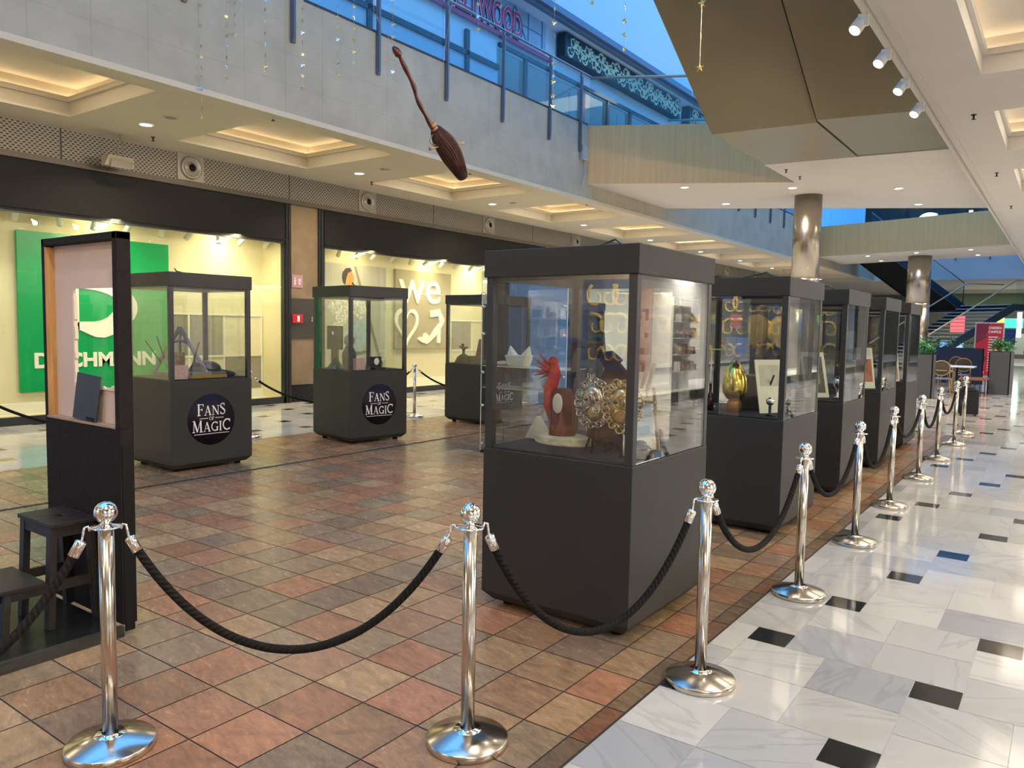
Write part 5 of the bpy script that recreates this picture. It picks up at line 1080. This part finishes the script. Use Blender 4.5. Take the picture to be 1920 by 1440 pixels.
# ================================================================== TALL GLASS VITRINE
t = thing('glass_vitrine', 'tall frameless glass cabinet with shelves, partly behind the nearest display case', 'display case', (-6.18, 7.86, 0))
g = MB(); g.box((0, 0, 0), (1.30, .5, .03)); g.build('base', BLACKM, t)
for a, b in (((0, 0, .03), (1.3, .007, 2.40)), ((0, .493, .03), (1.3, .5, 2.40)), ((0, .0, .03), (.007, .5, 2.40)), ((1.293, .0, .03), (1.3, .5, 2.40)), ((0, 0, 2.393), (1.3, .5, 2.40))): g = MB(); g.box(a, b); g.build('glass_panel', GLASS, t)
EDG = mat('glass_edge', (.55, .62, .58), .2)
g = MB()
for x in (0, 1.298): g.box((x - .003, -.003, .03), (x + .005, .004, 2.40))
g.box((0, -.003, 2.396), (1.3, .003, 2.403)); g.build('polished_edge', EDG, t)
for z in (.85, 1.13): g = MB(); g.box((.01, .02, z), (1.29, .48, z + .008)); g.build('shelf', mat('shelf_glass_edge', (.62, .60, .42), .2), t)
for z in (.12, .62, 1.05, 1.55, 1.9):
    g = MB(); g.lathe([(.018, -.012), (.018, .02)], (.03, 0, 0), 12, Matrix.Translation((0, 0, z)) @ Matrix.Rotation(PI/2, 4, 'X')); g.lathe([(.018, -.012), (.018, .02)], (1.27, 0, 0), 12, Matrix.Translation((0, 0, z)) @ Matrix.Rotation(PI/2, 4, 'X')); g.build('clamp', CHROME, t)
IV = mat('ivory', (.66, .60, .44), .6)
t = thing('hat_form', 'ivory cap on a head form on the lower shelf of the tall vitrine', 'hat', (-5.45, 8.1, .86)); g = MB(); g.lathe([(.06, 0), (.045, .06), (.05, .10), (.075, .14)], n=16); g.build('head_form', IV, t); g = MB(); g.ball((0, 0, .17), .08, 18, 10, (1, 1, .7)); g.frust((.09, 0, .15), (.05, .05), (.09, 0, .156), (.045, .045)); g.build('cap', IV, t)
t = thing('paper_hat', 'ivory pointed cloth hat on the upper shelf of the tall vitrine', 'hat', (-5.75, 8.1, 1.14)); g = MB(); g.frust((0, 0, 0), (.12, .08), (0, 0, .14), (.16, .10)); g.frust((-.10, 0, .14), (.05, .06), (-.14, 0, .26), (.004, .01)); g.frust((.11, 0, .14), (.05, .06), (.16, 0, .26), (.004, .01)); g.build('crown', IV, t, .01)
t = thing('folded_cloth', 'folded ivory cloth on the left of the vitrine upper shelf', 'cloth', (-6.0, 8.1, 1.14)); g = MB(); g.ball((0, 0, .03), .10, 14, 8, (1, .8, .3)); g.build('cloth', IV, t)
# person seen only mirrored in the nearest case's front glass
DEN = mat('denim', (.10, .15, .20), .8, noise=.2, nscale=20); HOOD = mat('grey_pink_hoodie', (.38, .30, .32), .85, noise=.2, nscale=9); SKIN = mat('skin', (.55, .30, .20), .55)
pt = thing('person', 'person in a grey hoodie and jeans pointing sideways, mirrored in the nearest case', 'person', (-6.4, -3.1, 0), 0)
def skinned(name, verts, edges, radii, m, par):
    me = bpy.data.meshes.new(name); me.from_pydata(verts, edges, []); o = bpy.data.objects.new(name, me); COL.objects.link(o); o.parent = par
    sk = o.modifiers.new('skin', 'SKIN'); me_sk = me.skin_vertices[0] if me.skin_vertices else None
    if me_sk is None:
        bpy.context.view_layer.update()
    for i, r_ in enumerate(radii): me.skin_vertices[0].data[i].radius = (r_, r_)
    me.skin_vertices[0].data[0].use_root = True
    s = o.modifiers.new('sub', 'SUBSURF'); s.levels = 2; s.render_levels = 2; me.materials.append(m); sk.use_smooth_shade = True; return o
try:
    V = [(0,0,.95),(0,0,1.12),(0,0,1.36),(0,0,1.48),(0,0,1.54),(0,.01,1.64),(0,.01,1.76), (-.19,0,1.42),(-.25,.02,1.16),(-.20,.12,.93), (.19,0,1.42),(.42,.05,1.40),(.68,.10,1.40),(.76,.12,1.41), (-.10,0,.90),(-.11,.0,.5),(-.12,-.02,.08),(-.12,.12,.04), (.10,0,.90),(.12,.02,.5),(.13,0,.08),(.14,.14,.04)]
    Ed = [(0,1),(1,2),(2,3),(3,4),(4,5),(5,6),(2,7),(7,8),(8,9),(2,10),(10,11),(11,12),(12,13),(0,14),(14,15),(15,16),(16,17),(0,18),(18,19),(19,20),(20,21)]
    Rd = [.14,.13,.16,.07,.06,.09,.07,.075,.055,.04,.075,.055,.04,.03,.095,.07,.05,.04,.095,.07,.05,.04]
    skinned('body', V, Ed, Rd, SKIN, pt)
    skinned('hoodie', [(0,0,.92),(0,0,1.12),(0,0,1.38),(0,-.02,1.50),(-.20,0,1.43),(-.26,.02,1.16),(-.21,.11,.96),(.20,0,1.43),(.42,.05,1.405),(.66,.095,1.405)], [(0,1),(1,2),(2,3),(2,4),(4,5),(5,6),(2,7),(7,8),(8,9)], [.165,.15,.18,.085,.09,.07,.052,.09,.07,.052], HOOD, pt)
    skinned('jeans', [(0,0,.95),(-.10,0,.86),(-.11,0,.5),(-.12,-.01,.10),(.10,0,.86),(.12,.02,.5),(.13,0,.10)], [(0,1),(1,2),(2,3),(0,4),(4,5),(5,6)], [.15,.11,.085,.07,.11,.085,.07], DEN, pt)
    g = MB(); g.ball((0, -.012, 1.72), .108, 18, 12, (.95, 1.0, 1.05)); g.build('hair', mat('dark_hair', (.02, .015, .012), .6), pt)
    g = MB(); g.ball((0, .09, 1.66), .016, 8, 6); g.build('nose', SKIN, pt)
    for k in range(5):
        g = MB(); a = -.5 + k*.25; g.tube([(.76, .12, 1.41), (.80, .12 + .012*(k - 2), 1.41 + .03*a), (.84 - .008*abs(k - 2), .125 + .016*(k - 2), 1.405 + .05*a)], [.012, .010, .007], 8); g.build('finger', SKIN, pt)
except Exception as e: print('person', e)
# ================================================================== CAFE AREA
PLB = mat('grey_planter', (.060, .062, .070), .45); LEAF = mat('plant_green', (.05, .20, .035), .5, noise=.35, nscale=14); SOIL = mat('soil', (.02, .015, .01), .9)
def planter(label, x, y, w_, d_, h_, m, n=26, rz=0, seed=1):
    t = thing('planter', label, 'planter', (x, y, 0), rz)
    g = MB(); th = .03
    for b in (((-w_/2, -d_/2, 0), (w_/2, -d_/2 + th, h_)), ((-w_/2, d_/2 - th, 0), (w_/2, d_/2, h_)), ((-w_/2, -d_/2, 0), (-w_/2 + th, d_/2, h_)), ((w_/2 - th, -d_/2, 0), (w_/2, d_/2, h_))): g.box(*b)
    g.build('box', m, t, .004)
    g = MB(); g.box((-w_/2 + th, -d_/2 + th, .02), (w_/2 - th, d_/2 - th, h_ - .05)); g.build('soil', SOIL, t)
    g = MB(); r = random.Random(seed)
    for k in range(n):
        x0, y0 = r.uniform(-.4, .4)*w_, r.uniform(-.42, .42)*d_; a = r.random()*2*PI; l = r.uniform(.18, .38)
        g.tube([(x0, y0, h_ - .06), (x0 + .05*math.cos(a), y0 + .05*math.sin(a), h_ + l*.5)], .006, 5)
        for q in range(7):
            b = a + q*.9; z = h_ + l*(.12 + .13*q); c = Vector((x0 + .04*math.cos(a), y0 + .04*math.sin(a), z)); d = Vector((math.cos(b), math.sin(b), .55)); s_ = Vector((-math.sin(b), math.cos(b), 0))*.035; L_ = .13
            g.quad(c, c + d*L_*.5 + s_, c + d*L_, c + d*L_*.5 - s_)
    g.build('foliage', LEAF, t)
planter('grey planter box with leafy plants beside the farthest right case', -3.05, 22.4, .52, .5, 1.12, PLB, 16, 0, 3)
planter('grey planter box with leafy plants right of the rattan chairs', -1.55, 26.0, .52, 1.6, 1.18, PLB, 34, 0, 5)
planter('long navy planter with small plants behind the cafe tables', -3.45, 30.2, 2.3, .45, 1.2, mat('navy_planter', (.008, .018, .05), .4), 22, 0, 8)
RAT = mat('rattan', (.30, .19, .075), .6, noise=.3, nscale=40); SEATM = mat('woven_dark', (.06, .045, .035), .7, noise=.3, nscale=60)
t = thing('rattan_chair', 'nearest rattan armchair with rounded dark woven back in the cafe', 'chair', (-2.75, 23.7, 0)); ch = t
g = MB(); g.lathe([(.20, .43), (.23, .44), (.23, .46), (.20, .47)], n=20); g.build('seat', mat('blue_grey_seat', (.16, .19, .22), .6), t)
for sx, sy in ((-1, -1), (1, -1), (1, 1), (-1, 1)): g = MB(); g.tube([(sx*.24, sy*.24, 0), (sx*.19, sy*.19, .44)], .016, 8); g.build('leg', RAT, t)
g = MB(); g.tube([(.24*math.cos(a), -.05 + .26*math.sin(a), .68) for a in [PI*(1.0 + i/14) for i in range(15)]], .015, 8); g.tube([(-.24, -.05, .68), (-.24, .18, .66), (-.21, .2, .44)], .015, 8); g.tube([(.24, -.05, .68), (.24, .18, .66), (.21, .2, .44)], .015, 8); g.tube([(-.20, -.20, .44), (-.19, -.24, .68)], .014, 8); g.tube([(.20, -.20, .44), (.19, -.24, .68)], .014, 8); g.build('arm_frame', RAT, t)
g = MB(); P_ = [(.21*math.cos(a), -.27, .74 + .20*math.sin(a)) for a in [PI*i/14*2 for i in range(15)]]; g.tube(P_, .017, 8, False); g.build('back_frame', RAT, t)
g = MB(); g.ball((0, -.27, .74), .20, 18, 12, (1, .06, .95)); g.build('back_weave', SEATM, t)
g = MB(); g.tube([(-.21, -.21, .22), (.21, -.21, .22), (.21, .21, .22), (-.21, .21, .22), (-.21, -.21, .22)], .011, 6, False); g.build('stretcher', RAT, t)
for k, (x, y, rz, lab) in enumerate(((-3.35, 24.4, -1.3, 'rattan armchair at the left of the cafe table, behind the grey planter'), (-3.55, 25.3, -1.5, 'second rattan armchair at the left, beside the navy planter'), (-2.55, 26.4, PI, 'rattan armchair on the far side of the white table, turned to the camera'), (-3.0, 28.0, 2.8, 'rattan armchair farthest back, in front of the navy planter'), (-3.45, 26.6, -1.2, 'third rattan armchair at the left side of the cafe'))): copy_tree(ch, (x, y, 0), rz, lab)
for k, (x, y, lab) in enumerate(((-2.55, 25.1, 'white cafe table behind the nearest rattan chair'), (-3.75, 28.3, 'white cafe table further back before the navy planter'))):
    t = thing('cafe_table', lab, 'table', (x, y, 0)); g = MB(); g.box((-.45, -.40, .73), (.45, .40, .765)); g.build('tabletop', mat('white_laminate', (.72, .78, .82), .25), t, .006); g = MB(); g.lathe([(.25, 0), (.25, .02), (.03, .03), (.03, .73)], n=18); g.build('pedestal', BLACK, t)
t = thing('bench', 'low brown wooden bench with black slatted legs beside the right planter', 'bench', (-2.05, 24.6, 0)); g = MB(); g.box((-.35, -.5, .42), (.30, .5, .47)); g.build('seat', mat('reddish_bench', (.20, .07, .04), .3), t, .005)
for i in range(6): g = MB(); g.box((-.32 + i*.115, -.48, 0), (-.30 + i*.115, -.45, .42)); g.build('leg', BLACK, t)
g = MB(); g.box((-.32, -.48, .08), (.28, -.45, .11)); g.build('rail', BLACK, t)
t = thing('suitcase', 'black soft suitcase standing on the marble behind the farthest stanchions', 'suitcase', (-1.62, 18.2, 0), .2)
g = MB(); g.box((-.18, -.14, .03), (.18, .14, .50)); g.frust((0, 0, .50), (.18, .14), (-.03, 0, .60), (.11, .10)); o = g.build('body', mat('black_nylon', (.008, .008, .009), .75, noise=.2, bump=.2), t, .03, 3)
g = MB(); g.box((.181, -.06, .28), (.19, .02, .36)); g.build('patch', mat('pink_patch', (.5, .3, .28), .6), t)
for s_ in (-.13, .13): g = MB(); g.lathe([(.03, -.02), (.03, .02)], (0, 0, 0), 14, Matrix.Translation((s_, -.1, .03)) @ Matrix.Rotation(PI/2, 4, 'Y')); g.build('wheel', BLACK, t)
# poster stand
t = thing('poster_stand', 'large red framed advertising poster stand by the stairs', 'sign', (-2.18, 30.0, .35)); g = MB(); g.box((-.42, .0, -.35), (.42, .08, 1.72)); g.build('frame', mat('light_metal_frame', (.55, .52, .50), .4, .5), t, .006)
g = MB(); g.box((-.38, -.006, -.05), (.38, .0, 1.68)); g.build('poster', mat('poster_red', (.55, .02, .035), .4, noise=.12, nscale=3), t)
g = MB(); g.prism([(-.38, 1.68), (.0, 1.68), (-.1, 1.2), (-.38, 1.0)], .002, Matrix.Translation((0, -.009, 0))); g.build('dark_print', mat('poster_dark', (.20, .015, .04), .5), t); g = MB(); g.prism([(-.30, .45), (-.12, .35), (-.02, .55), (-.2, .62)], .002, Matrix.Translation((0, -.009, 0))); g.build('dark_print', mat('poster_dark', (.20, .015, .04), .5), t)
FW = lambda x, z: frame((x, -.010, z), (1, 0, 0), (0, 0, 1))
PT = mat('poster_text', (.85, .80, .82), .5)
text('lettering', 'CARRERA', .115, FW(-.03, 1.50), PT, t, .002, .003, sx=.74); text('lettering', 'CAMPUS', .115, FW(-.03, 1.37), PT, t, .002, .003, sx=.80)
g = MB(); r = random.Random(9)
for i in range(14): z = 1.22 - i*.085; g.box((-.02, -.011, z), (-.02 + r.uniform(.18, .36), -.009, z + .028))
g.build('small_print', PT, t)
g = MB(); g.box((-.34, -.011, .02), (-.10, -.009, .09)); g.build('bottom_caption', PT, t)
# white chairs and vehicle shape at the right edge
WCH = mat('cream_wood', (.60, .52, .36), .5)
for k, (x, y, lab) in enumerate(((-.95, 33.5, 'pale wooden chair at the right edge, left one of the pair'), (-.55, 34.3, 'pale wooden chair at the right edge, right one of the pair'))):
    t = thing('wooden_chair', lab, 'chair', (x, y, 0), .5); g = MB(); g.box((-.2, -.2, .43), (.2, .2, .46)); g.build('seat', WCH, t, .004)
    for sx in (-.18, .18):
        for sy in (-.18, .18): g = MB(); g.box((sx - .018, sy - .018, 0), (sx + .018, sy + .018, .43 if sy < 0 else .92)); g.build('leg', WCH, t)
    g = MB(); g.box((-.18, .165, .70), (.18, .19, .90)); g.build('backrest', WCH, t)
t = thing('kiddie_car', 'dark rounded toy car shape at the far right edge', 'toy car', (-.55, 38.5, 0)); g = MB(); g.ball((0, 0, .95), 1.0, 24, 12, (1.0, .7, .95)); g.build('body', mat('dark_green_gloss', (.015, .03, .02), .25), t); g = MB(); g.tube([(.45*math.cos(a) - .45, -.66, 1.0 + .45*math.sin(a)) for a in [PI*i/12 for i in range(13)]], .06, 8); g.build('wheel_arch', mat('tan_arch', (.35, .25, .18), .5), t)
g = MB(); g.lathe([(.36, -.05), (.36, .05)], (0, 0, 0), 22, Matrix.Translation((-.45, -.62, .9)) @ Matrix.Rotation(PI/2, 4, 'X')); g.build('wheel', BLACKM, t)

# ornamental board on the wall behind the camera, mirrored in the case fronts
t = thing('ornamental_board', 'dark blue board with big gold scrollwork, mirrored in the nearest case glass', 'sign', (-8.3, -6.98, .75))
g = MB(); g.box((0, 0, 0), (3.0, .06, 1.9)); g.build('board', mat('board_blue', (.03, .07, .16), .5), t)
g = MB(); GB = mat('gold_paint', (.75, .50, .12), .45)
for k in range(9):
    for q in range(3):
        d = (-1)**(k + q); cx, cz = .3 + k*.30, .35 + q*.6
        g.tube([(cx + d*(.24 - .014*i)*math.cos(i*.45 + q), .08, cz + (.26 - .015*i)*math.sin(i*.45 + q)) for i in range(15)], [.040 - .002*i for i in range(15)], 6)
g.build('scrollwork', GB, t)
g = MB(); g.ball((1.9, .08, .9), .42, 24, 12, (.8, .1, 1)); g.build('gold_disc', GB, t)
area('board_fill', (-6.6, -5.4, 3.6), 2.0, 300, NEUT, (-.75, 0, 0), .3)  # added lamp, brightens the board so its reflection shows
t = thing('junction_box', 'small grey junction box with a loose cable on the fascia beside the near footbridge', 'box', (XF + .01, 15.42, 5.62))
g = MB(); g.box((0, -.11, -.16), (.09, .11, .16)); g.build('housing', mat('box_grey', (.35, .37, .38), .5), t, .008)
g = MB(); g.tube([(.04, 0, -.16), (.05, .02, -.4), (.03, -.04, -.62), (.04, -.08, -.74)], .008, 6); g.build('cable', GREY, t)
